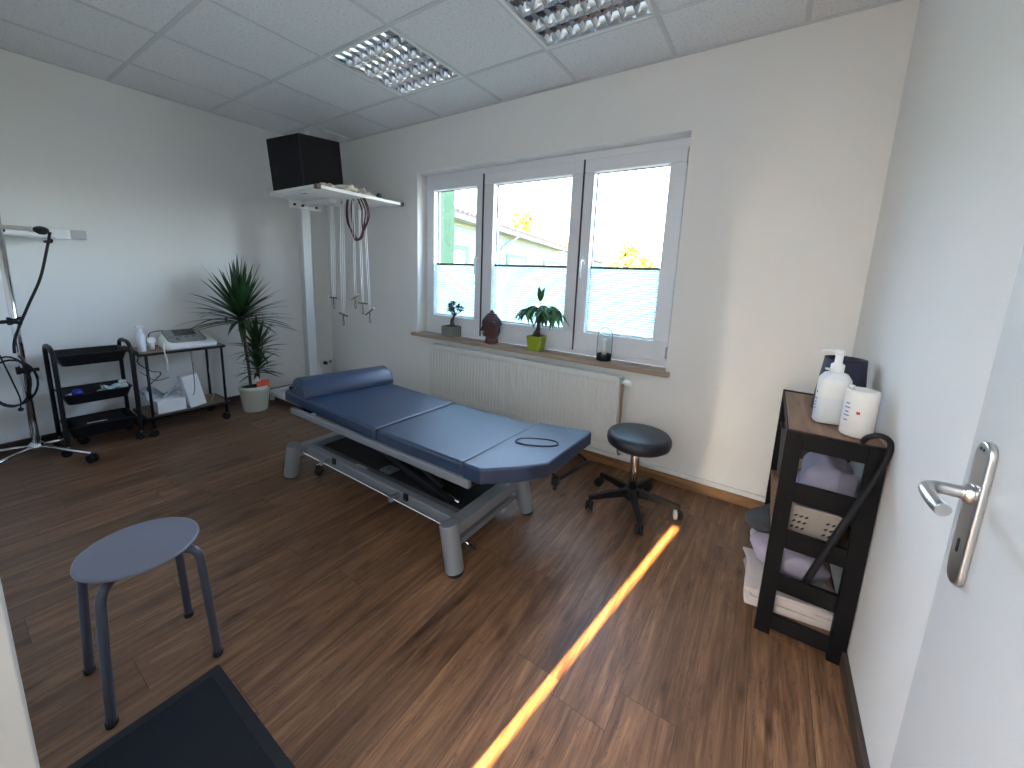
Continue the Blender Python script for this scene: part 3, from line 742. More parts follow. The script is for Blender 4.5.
# bottles on the shelf
zt = .8285
def text_marks(parent, fn, m_): pass
B = thing('pump_bottle', (4.515, -.765, zt), 'tall white disinfectant bottle with pump dispenser on the shelf', 'bottle')
RotB = Matrix.Rotation(math.radians(12), 4, 'Z')
def rr3(w, h, r, z): return [(a, b, z) for a, b in rrect(0, 0, w, h, r, 5)]
def loft(rows, m_, name, parent, tf, close=True, bevel=0):
    t = MB(); n = len(rows[0])
    for r_ in rows: t.v += [tf @ Vector(p) for p in r_]
    for i in range(len(rows)-1):
        for j in range(n): t.face([i*n+j, i*n+(j+1) % n, (i+1)*n+(j+1) % n, (i+1)*n+j], True)
    if close: t.face([j for j in reversed(range(n))]); t.face([(len(rows)-1)*n+j for j in range(n)])
    return t.build(name, m_, parent)
tfb = Matrix.Translation((4.515, -.765, zt)) @ RotB @ Matrix.Diagonal((.88, .88, 1, 1))
loft([rr3(.100, .060, .02, 0), rr3(.110, .070, .025, .006), rr3(.110, .070, .025, .150), rr3(.108, .068, .025, .172), rr3(.080, .050, .022, .192), rr3(.040, .038, .018, .200)], M_MILKY, 'bottle_body', B, tfb)
loft([rr3(.111, .071, .025, .10), rr3(.111, .071, .025, .150), rr3(.1092, .069, .025, .170)], mat('milky_translucent_top', (.80, .82, .82), .3), 'upper_shell', B, tfb, close=False)
pm = MB().lathe((4.515, -.765, zt), [(.019, .198), (.021, .202), (.021, .226), (.012, .232), (.012, .268)], 18); pm.lathe((4.515, -.765, zt), [(.010, .262), (.017, .266), (.017, .280), (.010, .285)], 16)
pm.tube(bez([(4.515, -.765, zt+.276), (4.48, -.772, zt+.279), (4.458, -.778, zt+.276), (4.453, -.779, zt+.268)], 4), .0065, 10); pm.box((4.48, -.78, zt+.204), (4.515, -.76, zt+.209))
pm.build('pump_head', M_WHITE, B)
lm = MB()
for k, z in enumerate((.05, .062, .074, .088)): lm.box((-.0556, -.012, z), (-.0551, .004+.004*(k % 2), z+.004), tf=tfb)
lm.build('printed_scale', M_BLUEI, B)
MB().box((-.0557, -.008, .112), (-.0551, .002, .121), tf=tfb).build('printed_mark', M_RED, B)
B = thing('refill_bottle', (4.583, -.862, zt), 'cylindrical white bottle with small red mark standing on the shelf, right of the pump bottle', 'bottle')
MB().lathe((4.583, -.862, zt), [(.0, 0), (.043, 0), (.0465, .006), (.0465, .155), (.044, .163), (.037, .165), (.036, .157), (.0, .156)], 32).build('bottle_body', mat('satin_white_plastic', (.83, .82, .80), .28), B)
MB().lathe((4.583-.028, -.862+.018, zt), [(.009, .157), (.009, .169), (.006, .172)], 12).build('spout_cap', M_WHITE, B)
def on_cyl(cx_, cy_, r_, az, z, w_, h_, mb):
    for i in range(4):
        a0 = az+(w_/r_)*(i/4-.5); a1 = az+(w_/r_)*((i+1)/4-.5)
        P = [(cx_+r_*math.cos(a), cy_+r_*math.sin(a), zz) for zz in (z-h_/2, z+h_/2) for a in (a0, a1)]
        mb.quad(P[0], P[1], P[3], P[2])
az = math.atan2(-2.638+.868, 4.278-4.583)
k = MB(); on_cyl(4.583, -.862, .0469, az-.05, zt+.088, .010, .010, k); k.build('red_mark', M_RED, B)
k = MB(); on_cyl(4.583, -.862, .0469, az-.05, zt+.0885, .004, .004, k); 
k = MB()
for i, z in enumerate((.055, .072, .085, .100, .115)): on_cyl(4.583, -.862, .0468, az-.78, zt+z, .020 if i % 2 else .014, .004, k)
k.build('printed_label', M_BLUEI, B)
B = thing('tapered_container', (4.560, -.575, zt), 'dark navy tapered container on the shelf behind the white bottles', 'container')
MB().lathe((4.560, -.575, zt), [(.0, .0), (.084, .0), (.087, .004), (.068, .222), (.064, .226), (.060, .222), (.078, .01), (.0, .008)], 40).build('container_wall', M_NAVY, B)
MB().tube([(4.560+.0665*math.cos(2*PI*k/30), -.575+.0665*math.sin(2*PI*k/30), zt+.224) for k in range(30)], .003, 6, closed=True).build('rim', M_BLACKP, B)

# ------------------------------------------------------------------ window sill ornaments
zs_ = WZ0+.0005
P = thing('bonsai_plant', (1.862, .035, zs_), 'small bonsai in a square grey concrete pot, leftmost on the window sill', 'plant')
pt = MB().box((1.790, -.030, zs_), (1.930, .090, zs_+.098)); pt.build('pot', M_CONC, P, bevel=.004)
MB().box((1.800, -.020, zs_+.097), (1.920, .08, zs_+.101)).build('soil', M_SOIL, P)
t = MB().tube(bez([(1.876, .03, zs_+.09), (1.866, .03, zs_+.14), (1.885, .03, zs_+.18), (1.900, .03, zs_+.22), (1.885, .03, zs_+.26)], 4), [.022]*3+[.017]*4+[.010]*6+[.006]*4, 10)
for q in ((1.82, .04, .27), (1.95, .02, .27), (1.99, .03, .255), (1.88, .0, .30), (1.85, .05, .24)): t.tube(bez([(1.89, .03, zs_+.19), ((1.89+q[0])/2, .03, zs_+.22), (q[0], q[1], zs_+q[2])], 3), .004, 6)
t.build('trunk', M_BARK, P)
def leaf(mb, p, d, up, L, w, droop=.3, seg=4, fold=.0):
    p = Vector(p); d = Vector(d).normalized(); up = Vector(up); s = d.cross(up)
    if s.length < 1e-3: s = Vector((1, 0, 0))
    s.normalize(); n = s.cross(d).normalized(); n0 = len(mb.v)
    for i in range(seg+1):
        u = i/seg; c_ = p+d*L*u+Vector((0, 0, -1))*droop*L*u*u
        ww = w*.5*math.sin(PI*min(1, .12+.88*u)**.8) if i < seg else 0.0005
        mb.v += [c_-s*ww, c_-n*fold*ww, c_+s*ww]
    for i in range(seg):
        a = n0+3*i; mb.face([a, a+1, a+4, a+3], True); mb.face([a+1, a+2, a+5, a+4], True)
random.seed(3); lf = MB()
for cl, rad, n in (((1.835, .03, .265), .035, 55), ((1.885, .02, .285), .035, 60), ((1.945, .03, .270), .030, 40), ((1.985, .03, .262), .022, 22), ((1.86, .03, .225), .03, 25)):
    for _ in range(n):
        d = Vector((random.gauss(0, 1), random.gauss(0, 1), random.gauss(.2, .8))).normalized()
        leaf(lf, Vector((cl[0], cl[1], zs_+cl[2]))+d*rad*random.uniform(.2, 1), d+Vector((0, 0, .2)), (0, 0, 1), .030, .019, .2, 3)
lf.build('foliage', M_LEAF3, P)

# carved head
HX, HY_ = 2.308, .045
P = thing('head_sculpture', (HX, HY_, zs_), 'dark reddish-brown carved stone head with topknot on the window sill', 'sculpture')
yaw = math.radians(-35)
hm = MB()
profz = [(.070, 0), (.072, .010), (.062, .030), (.060, .045), (.068, .065), (.082, .09), (.090, .12), (.092, .15), (.094, .172), (.088, .195), (.070, .218), (.05, .232), (.034, .242), (.030, .252), (.022, .266), (.010, .278), (.0, .282)]
tfh = Matrix.Rotation(yaw, 4, 'Z')
hm.lathe((HX, HY_, zs_), profz, 30, sx=.95, sy=.82, tf=tfh)
ho = hm.build('head', M_STONE, P)
fc = MB(); 
def FP(x, y, z): return Vector((HX, HY_, zs_))+tfh @ Vector((x, y, z))
fc.tube([FP(0, -.070, .160), FP(0, -.082, .135), FP(0, -.090, .112), FP(0, -.078, .104)], [.006, .009, .013, .008], 8)
for sg in (-1, 1):
    fc.ball(FP(sg*.030, -.068, .136), .013, 10, 8, sc=(1.2, .6, .6), tf=tfh); fc.tube(bez([FP(sg*.008, -.074, .152), FP(sg*.030, -.074, .160), FP(sg*.054, -.062, .148)], 3), .004, 6)
    fc.ball(FP(sg*.085, .0, .125), .020, 10, 8, sc=(.45, .7, 1.9), tf=tfh)
fc.tube(bez([FP(-.026, -.066, .086), FP(-.010, -.078, .082), FP(0, -.079, .084), FP(.010, -.078, .082), FP(.026, -.066, .086)], 3), .0055, 8)
fc.ball(FP(0, -.062, .066), .018, 10, 8, sc=(1.2, .8, .7), tf=tfh); fc.build('face_relief', M_STONE, P)
cu = MB()
for i in range(7):
    z = .158+.014*i; r_ = [.094, .092, .088, .080, .068, .055, .040][i]
    n = max(10, int(2*PI*r_/.016))
    for k in range(n):
        a = 2*PI*k/n+i*.3; v = Vector((r_*.96*math.cos(a), r_*.83*math.sin(a), z))
        if v.y < -.04 and z < .17: continue
        cu.ball(FP(*v), .0082, 8, 6)
cu.build('hair_curls', mat('dark_stone', (.062, .034, .040), .6, bump=.4), P)

# money tree in the lime pot
QX, QY = 2.765, .030
P = thing('money_tree', (QX, QY, zs_), 'small money tree with drooping leaves in a square lime green pot on the sill', 'plant')
t = MB()
t.v += [Vector((QX+sx*a, QY+sy*a, zs_+z)) for z, a in ((0, .048), (.115, .060), (.115, .054), (.098, .053)) for sx, sy in ((-1, -1), (1, -1), (1, 1), (-1, 1))]
t.face([3, 2, 1, 0]); t.face([12, 13, 14, 15])
for i in range(3):
    for j in range(4): t.face([i*4+j, i*4+(j+1) % 4, (i+1)*4+(j+1) % 4, (i+1)*4+j])
t.build('pot', M_LIME, P, bevel=.002)
MB().box((QX-.052, QY-.052, zs_+.09), (QX+.052, QY+.052, zs_+.103)).build('soil', M_SOIL, P)
t = MB()
for ph in (0, 2.1, 4.2):
    t.tube([(QX+.005+.009*(1-u*.4)*math.cos(ph+u*6)+u*.018, QY+.009*math.sin(ph+u*6)*(1-u*.4), zs_+.095+.215*u) for u in [i/14 for i in range(15)]], [.015-.009*(i/14) for i in range(15)], 8)
t.lathe((QX, QY, zs_), [(.030, .098), (.030, .125), (.020, .150), (.01, .165)], 14)
t.build('trunk', mat('brown_braided_bark', (.060, .035, .035), .7, bump=.5), P)
random.seed(5); lf = MB(); stm = MB(); top = Vector((QX+.025, QY, zs_+.305))
dirs = [(-.115, -.04, .02, 0), (-.085, .03, .035, 0), (-.05, -.05, .045, 0), (.0, .04, .05, 0), (.045, -.05, .035, 0), (.09, .02, .050, 0), (.135, -.01, .02, 0), (.03, .0, -.01, 0)]
for dx, dy, dz, _ in dirs:
    e = top+Vector((dx, dy, dz)); stm.tube(bez([top-Vector((0, 0, .02)), (top+e)/2+Vector((0, 0, .015)), e], 3), .0022, 6)
    for k in range(6):
        a = 2*PI*k/6+random.uniform(-.3, .3); d = Vector((math.cos(a)*.8, math.sin(a)*.8, -.25))+Vector((dx*4, dy*2, 0))
        leaf(lf, e, d, (0, 0, 1), random.uniform(.085, .125), .046, .80, 6, .25)
e = Vector((QX+.015, QY, zs_+.39)); stm.tube(bez([top, (top+e)/2, e], 3), .0025, 6)
for d in ((-.1, 0, 1), (.25, .1, 1), (.0, -.3, .9)): leaf(lf, e, d, (0, 1, 0), .12, .04, .05, 5, .2)
lf.build('foliage', M_LEAF2, P); stm.build('stems', mat('green_stem', (.08, .16, .05), .5), P)

# lantern
LX_, LY_ = 3.322, .040
P = thing('lantern', (LX_, LY_, zs_), 'glass lantern with black wire handle and base, rightmost on the window sill', 'lantern')
MB().lathe((LX_, LY_, zs_), [(.0, 0), (.050, 0), (.052, .003), (.052, .045), (.048, .048), (.046, .030), (.0, .028)], 28).build('base', M_BLACKP, P)
MB().lathe((LX_, LY_, zs_), [(.043, .032), (.044, .15), (.040, .175), (.025, .195), (.0, .200)], 28, cap=False).build('glass_dome', glass_mat('lantern_glass', (.97, .98, .985)), P)
MB().lathe((LX_, LY_, zs_), [(.0, .028), (.017, .028), (.017, .15), (.014, .154), (.0, .150)], 18).build('candle', M_WAX, P)
hd = MB().tube([(LX_+.054*math.cos(a), LY_, zs_+(.175 if 0 <= a <= PI else 0)+.060*math.sin(a)) for a in [PI*k/16 for k in range(17)]], .0022, 6)
for s_ in (-1, 1): hd.tube([(LX_+s_*.054, LY_, zs_+.03), (LX_+s_*.054, LY_, zs_+.176)], .0022, 6)
hd.build('wire_handle', M_BLACK, P)

# ------------------------------------------------------------------ dracaena
DXc, DYc = .37, -1.025
P = thing('dracaena_plant', (DXc, DYc, 0), 'tall dracaena with three spiky leaf crowns in a cream pot by the left wall', 'plant')
MB().lathe((DXc, DYc, 0), [(.0, 0), (.092, 0), (.096, .004), (.122, .205), (.126, .208), (.128, .238), (.122, .241), (.118, .236), (.116, .215), (.0, .213)], 36).build('pot', M_POTW, P)
MB().lathe((DXc, DYc, 0), [(.0, .205), (.114, .216), (.0, .222)], 24).build('soil', M_SOIL, P)
t = MB().tube(bez([(DXc, DYc-.03, .21), (DXc, DYc-.035, .42), (DXc, DYc-.05, .62), (DXc, DYc-.045, .80), (DXc, DYc-.05, .88)], 5), .012, 10)
t.tube(bez([(DXc, DYc-.05, .66), (DXc-.01, DYc-.075, .74), (DXc, DYc-.08, .82)], 3), .008, 8)
t.tube(bez([(DXc, DYc+.035, .21), (DXc, DYc+.04, .40), (DXc, DYc+.045, .60)], 4), .010, 10); t.tube(bez([(DXc+.03, DYc+.03, .21), (DXc+.03, DYc+.035, .40)], 4), .008, 8)
t.build('trunk', M_BARK, P)
random.seed(11)
def crown(c_, n, L, w, elmin=-.25):
    m = MB(); c_ = Vector(c_)
    for k in range(n):
        u = k/n; az = k*2.39996+random.uniform(-.2, .2); el = math.radians(86-84*u**.85+random.uniform(-6, 6)); el = max(el, elmin)
        d = Vector((math.cos(az)*math.cos(el), math.sin(az)*math.cos(el), math.sin(el)))
        LL = L*(.82+.3*random.random()); z0 = .10*(1-u)
        leaf(m, c_+Vector((0, 0, z0))+d*.012, d, (0, 0, 1), LL, w, .04+.24*math.cos(el)**2+random.uniform(0, .10), 8, .25)
    for v in m.v:
        if v.x < .06: v.x = .012+.048*math.exp((v.x-.06)/.05)
    m.build('leaf_crown', M_LEAF, P)
    o = COL.objects[-1] if False else None
crown((DXc, DYc-.07, .82), 84, .50, .040)
crown((DXc, DYc+.045, .53), 56, .27, .030)
crown((DXc+.02, DYc+.035, .345), 46, .21, .028)
tg = MB().box((-.05, -.003, -.035), (.05, .003, .04), tf=Matrix.Translation((DXc+.085, DYc+.04, .255)) @ Matrix.Rotation(math.radians(65), 4, 'Z') @ Matrix.Rotation(math.radians(-14), 4, 'X'))
lab(tg.build('care_card', M_ORANGE, P), 'orange card stuck in the pot')
tg = MB().prism([(-.05, 0), (-.01, 0), (-.03, .05)], -.003, .003, tf=Matrix.Translation((DXc+.09, DYc+.03, .285)) @ Matrix.Rotation(math.radians(65), 4, 'Z') @ Matrix.Rotation(PI/2, 4, 'X')); tg.build('care_card', M_PAPER, P)

# ------------------------------------------------------------------ sling frame
G = thing('sling_gantry', (.50, -.50, 0), 'white sling therapy frame: floor base, post and high cantilever grid by the back left corner', 'therapy frame')
bs = MB().box((.17, -.83, .065), (1.0, -.775, .105)).box((.17, -.20, .065), (1.0, -.145, .105)).box((.17, -.83, .065), (.225, -.145, .105)).box((.22, -.775, .078), (1.0, -.2, .092)); bs.build('base_frame', M_WMETAL, G, bevel=.004)
for x, y in ((.20, -.80), (.20, -.17), (.95, -.80), (.95, -.17)): MB().lathe((x, y, 0), [(.02, 0), (.022, .003), (.022, .065)], 14).build('foot', M_WHITE, G)
for x, y in ((.30, -.66), (.30, -.44), (.45, -.30)): MB().lathe((x, y, .10), [(.016, 0), (.018, .01), (.012, .03)], 12).build('knob', M_BLACKP, G)
pm = MB().box((.475, -.600, .10), (.560, -.515, 1.93)); pm.build('post', mat('light_grey_enamel', (.60, .61, .61), .45), G, bevel=.008, seg=3)
MB().prism([(0, 0), (.16, 0), (0, .30)], -.01, .01, tf=Matrix.Translation((.517, -.515, .10)) @ Matrix.Rotation(PI/2, 4, 'Z') @ Matrix.Rotation(PI/2, 4, 'X')).build('gusset', M_WMETAL, G)
gx0, gx1, gy0, gy1, gz = .585, 1.315, -.890, -.045, 1.945
fr = MB().box((gx0, gy0, gz-.012), (gx1, gy0+.03, gz+.016)).box((gx0, gy1-.03, gz-.012), (gx1, gy1, gz+.016)).box((gx0, gy0, gz-.012), (gx0+.03, gy1, gz+.016)).box((gx1-.03, gy0, gz-.012), (gx1, gy1, gz+.016)).box((.48, -.585, gz-.05), (1.0, -.53, gz-.010))
fr.build('top_frame', M_WMETAL, G, bevel=.003)
wr = MB(); n = 30
for i in range(1, n): x = gx0+(gx1-gx0)*i/n; wr.box((x-.0035, gy0+.02, gz-.006), (x+.0035, gy1-.02, gz))
for i in range(1, 34): y = gy0+(gy1-gy0)*i/34; wr.box((gx0+.02, y-.0035, gz-.001), (gx1-.02, y+.0035, gz+.005))
wr.build('wire_grid', M_WMETAL, G)
for x, y in ((gx1, gy0), (gx1, gy1)): MB().box((x-.036, min(y, y+.036 if y == gy0 else y-.036), gz-.014), (x+.003, max(y, y+.036 if y == gy0 else y-.036), gz+.018)).build('corner_cap', mat('brown_cap', (.10, .07, .06), .5), G)
bp_ = MB().box((.565, -.72, 1.865), (.585, -.42, 1.935)); bp_.build('mounting_plate', M_WMETAL, G)
bb = MB()
for y in (-.675, -.60, -.47): bb.tube([(.58, y, 1.893), (.596, y, 1.893)], .011, 12)
bb.build('bolt', M_BLACKP, G)
# foam cube
tfc = Matrix.Translation((.737, -.606, 1.963)) @ Matrix.Rotation(.10, 4, 'X') @ Matrix.Rotation(.035, 4, 'Y') @ Matrix.Rotation(.047, 4, 'Z')
Cb = thing('positioning_cube', (.737, -.606, 1.963), 'black padded positioning cube tilted on top of the white sling frame', 'cube')
MB().box((-.250, -.19, .0), (.222, .19, .455), tf=tfc).build('foam_body', M_FOAM, Cb, bevel=.010, seg=3)
MB().tube([tfc @ Vector(p) for p in ((.219, -.187, .01), (.219, -.187, .445))], .006, 8).build('edge_piping', M_PIPING, Cb)
lp = MB().tube([tfc @ Vector((.20+.016*math.cos(a), -.10, .470+.016*math.sin(a))) for a in [2*PI*k/16 for k in range(16)]], .006, 8, closed=True)
lab(lp.build('hanging_ring', M_WHITE, Cb), 'white ring on the top edge')
# strap bundle on the frame
Sb = thing('strap_bundle', (1.22, -.55, gz+.016), 'bundle of off-white straps lying on the sling frame beside the black cube', 'straps')
random.seed(9)
for k, (y0_, y1_, z) in enumerate(((-.80, -.45, .018), (-.74, -.36, .030), (-.66, -.28, .024), (-.6, -.40, .048))):
    pts = [(1.24+random.uniform(-.05, .03), y0_+(y1_-y0_)*i/6, gz+.016+z+random.uniform(-.008, .012)) for i in range(7)]
    MB().tube(bez(pts, 4), .017, 8).build('strap', mat('offwhite_strap', (.62, .57, .50), .8, bump=.6, bscale=80), Sb)
MB().lathe((1.25, -.27, gz+.020), [(.020, 0), (.022, .01), (.022, .035), (.012, .045)], 14).build('clip', mat('dark_green_clip', (.02, .05, .045), .4), Sb)
# hanging ropes
ro_label = ['white sling rope hanging leftmost from the sling frame, with a cross bar', 'long white sling rope hanging lowest from the sling frame, second from the left',
            'white sling rope hanging with the ochre wooden bar, behind the maroon cords', 'white sling rope hanging right of the ochre wooden bar', 'white sling rope hanging rightmost from the sling frame']
RP = [((.925, -.52), (.86, -.50), 1.065, 0), ((1.02, -.49), (.975, -.48), .915, 0), ((1.14, -.46), (1.135, -.46), 1.085, 1), ((1.17, -.42), (1.20, -.43), 1.035, 0), ((1.21, -.40), (1.285, -.42), .965, 0)]
for k, ((tx, ty), (bx, by), bz, och) in enumerate(RP):
    t = thing('sling_rope', (bx, by, bz), ro_label[k], 'rope', 'sling ropes on the white frame')
    r_ = MB(); sp = .030 if k < 2 else .012
    for s_ in ((-1, 1, 0) if k < 2 else (-1, 1)):
        r_.tube(bez([(tx+s_*sp*.6, ty, gz-.02), ((tx+bx)/2+s_*sp, (ty+by)/2, (gz+bz)/2), (bx+s_*sp*.8, by, bz+.01)], 5), .0042, 6)
    r_.build('rope', M_ROPE, t)
    MB().tube(bez([(tx, ty, gz), (tx+.012, ty, gz-.02), (tx, ty, gz-.045), (tx-.010, ty, gz-.03)], 3), .003, 6).build('top_hook', M_CARAB, t)
    dz = [(-.0), (-.02), (.05), (0.0), (.07)][k]
    MB().tube([(bx-.062, by, bz-dz*.5), (bx+.062, by, bz+dz*.5)], .0075, 8).build('cross_bar', M_BRASSW if och else M_CARAB, t)
    c = MB().tube([(bx, by, bz), (bx, by, bz-.045)], .006, 6)
    c.tube([(bx+.012*math.cos(a), by, bz-.075+.026*math.sin(a)) for a in [2*PI*j/14 for j in range(14)]], .0038, 6, closed=True); c.build('carabiner', M_CARAB, t)
    if k == 0: MB().ball((bx-.085, by, bz-.002), .013).build('rope_stop', M_WHITE, t)
# maroon elastic cords
Cd = thing('elastic_cord_coil', (1.18, -.45, gz-.01), 'maroon elastic cords looped under the sling frame', 'cords')
m = MB()
for k, (xa, xb, zz, yy) in enumerate(((1.035, 1.32, 1.600, -.45), (1.06, 1.30, 1.585, -.46), (1.085, 1.275, 1.592, -.44), (1.12, 1.345, 1.588, -.455), (1.02, 1.24, 1.590, -.445))):
    mid = 1.185; pts = [(xa+.015, yy, gz-.01), (xa, yy, gz-.08), (xa+.01, yy, gz-.20), (mid-.05, yy, zz+.035), (mid, yy, zz), (mid+.06, yy, zz+.04), (xb, yy, gz-.19), (xb+.004, yy, gz-.10), (xb-.05, yy, gz-.01)]
    m.tube(bez(pts, 6), .0055, 8)
m.build('elastic_cord', M_BUNG, Cd)
for x in (1.05, 1.27): MB().tube([(x, -.45, gz-.02), (x, -.45, gz+.0)], .008, 8).build('hook', M_CARAB, Cd)

# wall socket with plug near the corner
W_ = thing('wall_socket', (.0, -.115, .235), 'white wall socket with a black plug and cable near the back left corner', 'socket')
MB().box((0.001, -.16, .195), (.012, 0-.005, .275)).build('cover_plate', M_WHITE, W_, bevel=.003)
MB().tube([(.012, -.115, .240), (.05, -.115, .240)], .019, 14).build('plug', M_BLACKP, W_)
MB().tube([(.012, -.045, .245), (.016, -.045, .245)], .018, 16).build('socket_insert', mat('grey_insert', (.25, .25, .26), .5), W_)
MB().tube(bez([(.05, -.115, .238), (.07, -.07, .225), (.05, -.03, .16), (.04, -.03, .08), (.05, -.05, .012)], 5), .0035, 6).build('cable', M_WHITE, W_)

# ------------------------------------------------------------------ black utility trolley
K_ = thing('utility_trolley', (.27, -2.02, 0), 'black three-tier metal utility trolley against the left wall', 'trolley')
tx0, tx1, ty0, ty1 = .12, .42, -2.205, -1.855
for y in (ty0-.012, ty1+.012):
    u = MB().tube(bez([(tx0, y, .07), (tx0, y, .35), (tx0, y, .66), (tx0+.03, y, .725), (tx0+.09, y, .745)], 5)+bez([(tx1-.09, y, .745), (tx1-.03, y, .725), (tx1, y, .66), (tx1, y, .35), (tx1, y, .07)], 5), .0125, 12); u.build('side_frame', M_BLACK, K_)
def tray(z, h, name='tray'):
    m = MB(); n = None; rows = []
    for f, zz in ((.86, z), (1, z+h), (.985, z+h), (.85, z+.004)):
        rows.append([( (tx0+tx1)/2+(a), (ty0+ty1)/2+b, zz) for a, b in rrect(0, 0, (tx1-tx0-.02)*f, (ty1-ty0)*f, .03, 4)])
    n = len(rows[0])
    for r_ in rows: m.v += [Vector(p) for p in r_]
    for i in range(3):
        for j in range(n): m.face([i*n+j, i*n+(j+1) % n, (i+1)*n+(j+1) % n, (i+1)*n+j], False)
    m.face(list(reversed(range(n)))); m.face([3*n+j for j in range(n)])
    m.tube([Vector(p) for p in rows[1]], .005, 6, closed=True)
    return m.build(name, M_BLACK, K_)
tray(.615, .075); tray(.345, .07); tray(.10, .085)
for x in (tx0, tx1):
    for y in (ty0-.012, ty1+.012):
        c = MB().tube([(x, y, .08), (x, y, .05)], .008, 8).tube([(x-.006, y-.01, .026), (x+.006, y-.01, .026)], .018, 12); co = c.build('castor', M_STEEL, K_)
        for s_ in (-1, 1): MB().tube([(x+s_*.006, y-.01, .026), (x+s_*.016, y-.01, .026)], .026, 16).build('wheel', M_BLACKP, co)
# contents of the trolley
zt2 = .3495
b = thing('blue_capped_jar', (.33, -2.125, zt2), 'small jar with a round royal blue cap on the middle tray of the trolley', 'jar')
MB().lathe((.33, -2.125, zt2), [(.0, 0), (.022, 0), (.022, .04)], 14).build('jar_body', M_MILKY, b)
MB().ball((.33, -2.125, zt2+.062), .028, 14, 10).build('cap', M_BLUE, b)
b = MB(); b.grid(lambda u, v: (.29+.10*u, -2.175+.045*v+.01*math.sin(3*u), zt2+.045+.012*math.sin(5*u+2*v)), 6, 4); tag(b.build('white_sachet', M_PAPER, solid=.004), 'crumpled white sachet at the left end of the middle trolley tray', 'sachet')
b = thing('white_jar', (.34, -1.895, zt2), 'white lidded plastic jar at the right end of the middle trolley tray', 'jar')
loft([rr3(.050, .050, .012, 0), rr3(.054, .054, .014, .006), rr3(.054, .054, .014, .075), rr3(.036, .036, .014, .088)], M_WHITE, 'jar_body', b, Matrix.Translation((.34, -1.895, zt2)))
MB().lathe((.34, -1.895, zt2), [(.021, .088), (.021, .108), (.0, .110)], 16).build('lid', M_WHITE, b)
for k, (x, y, r_) in enumerate(((.34, -1.985, .3), (.30, -1.96, -.2), (.36, -1.955, .1))):
    b = MB().grid(lambda u, v, x=x, y=y, r_=r_: (x+.05*(v-.5)+r_*.04*u, y+.085*(u-.5), zt2+.038+.016*k+.016*math.sin(PI*v)+.008*math.sin(7*u+k)), 8, 6)
    tag(b.build('film_packet', M_TEAL, solid=.010), ['pale teal film packet lying lowest of the three on the middle trolley tray', 'pale teal film packet between two others on the middle trolley tray', 'pale teal film packet uppermost of the three on the middle trolley tray'][k], 'packet', 'pale teal packets on the middle trolley tray')
b = MB().tube([(.33, -2.08, zt2+.022), (.35, -2.02, zt2+.03)], .014, 10); tag(b.build('ointment_tube', mat('mauve_tube', (.16, .12, .14), .4)), 'dull mauve tube beside the blue-capped jar on the middle trolley tray', 'tube')
b = thing('pen', (.36, -2.05, .188), 'silver pen with yellow end on the bottom trolley tray', 'pen')
MB().tube([(.37, -2.095, .191), (.375, -2.005, .191)], .004, 8).build('pen_barrel', M_STEEL, b); MB().tube([(.369, -2.108, .191), (.37, -2.095, .191)], .0045, 8).build('pen_end', M_YEL, b)
b = MB().box((.16, -2.16, .106), (.385, -1.90, .186)); tag(b.build('black_case', M_FOAM, bevel=.008), 'flat black case lying in the bottom tray of the trolley', 'case')

# ------------------------------------------------------------------ wooden trolley
K2 = thing('device_trolley', (.30, -1.54, 0), 'small black-framed trolley with two wooden boards carrying the grey device', 'trolley')
ux0, ux1, uy0, uy1 = .11, .44, -1.800, -1.265
for z, dy in ((.640, 0), (.145, .0)):
    MB().box((ux0, uy0, z), (ux1, uy1, z+.016)).build('board', M_TROLW, K2, bevel=.002)
    f = MB().tube([(a, b_, z+.006) for a, b_ in rrect((ux0+ux1)/2, (uy0+uy1)/2, ux1-ux0+.02, uy1-uy0+.02, .03, 4)], .0095, 8, closed=True); f.build('board_frame', M_BLACK, K2)
for x in (ux0, ux1):
    for y in (uy0+.03, uy1-.02): MB().tube([(x, y, .06), (x, y, .645)], .0095, 10).build('upright', M_BLACK, K2)
MB().tube(bez([(ux0, uy0-.01, .64), (ux0+.02, uy0-.02, .675), (ux1-.02, uy0-.02, .675), (ux1, uy0-.01, .64)], 6), .008, 8).build('push_handle', M_BLACK, K2)
for x in (ux0, ux1):
    for y in (uy0+.03, uy1-.02):
        c = MB().tube([(x, y, .07), (x, y, .045)], .008, 8).tube([(x-.006, y-.006, .028), (x+.006, y-.006, .028)], .02, 12); co = c.build('castor', M_STEEL, K2)
        for s_ in (-1, 1): MB().tube([(x+s_*.006, y-.006, .028), (x+s_*.018, y-.006, .028)], .028, 16).build('wheel', M_BLACKP, co)
# therapy device
V = thing('therapy_device', (.32, -1.50, .6565), 'white and grey desktop therapy device with a sloping display on the trolley', 'device')
tfd = Matrix.Translation((.30, -1.485, .6565))
def rows_dev(x0, x1, y0, y1, r, z0, z1):
    cxm, cym = (x0+x1)/2, (y0+y1)/2
    return [(a, b_, z0+(z1-z0)*((cxm+(x1-x0)/2-a)/(x1-x0))) for a, b_ in rrect(cxm, cym, x1-x0, y1-y0, r, 5)]
loft([rows_dev(-.115, .135, -.150, .185, .04, 0, 0), rows_dev(-.120, .140, -.155, .190, .05, .012, .012), rows_dev(-.120, .138, -.155, .188, .05, .028, .075), rows_dev(-.105, .115, -.135, .150, .05, .046, .118), rows_dev(-.095, .100, -.115, .115, .045, .052, .128)], M_WHITE, 'housing', V, tfd)
loft([rows_dev(-.100, .104, -.128, .124, .04, .0505, .1285), rows_dev(-.092, .096, -.115, .112, .04, .0545, .1315)], M_DEVG, 'control_panel', V, tfd)
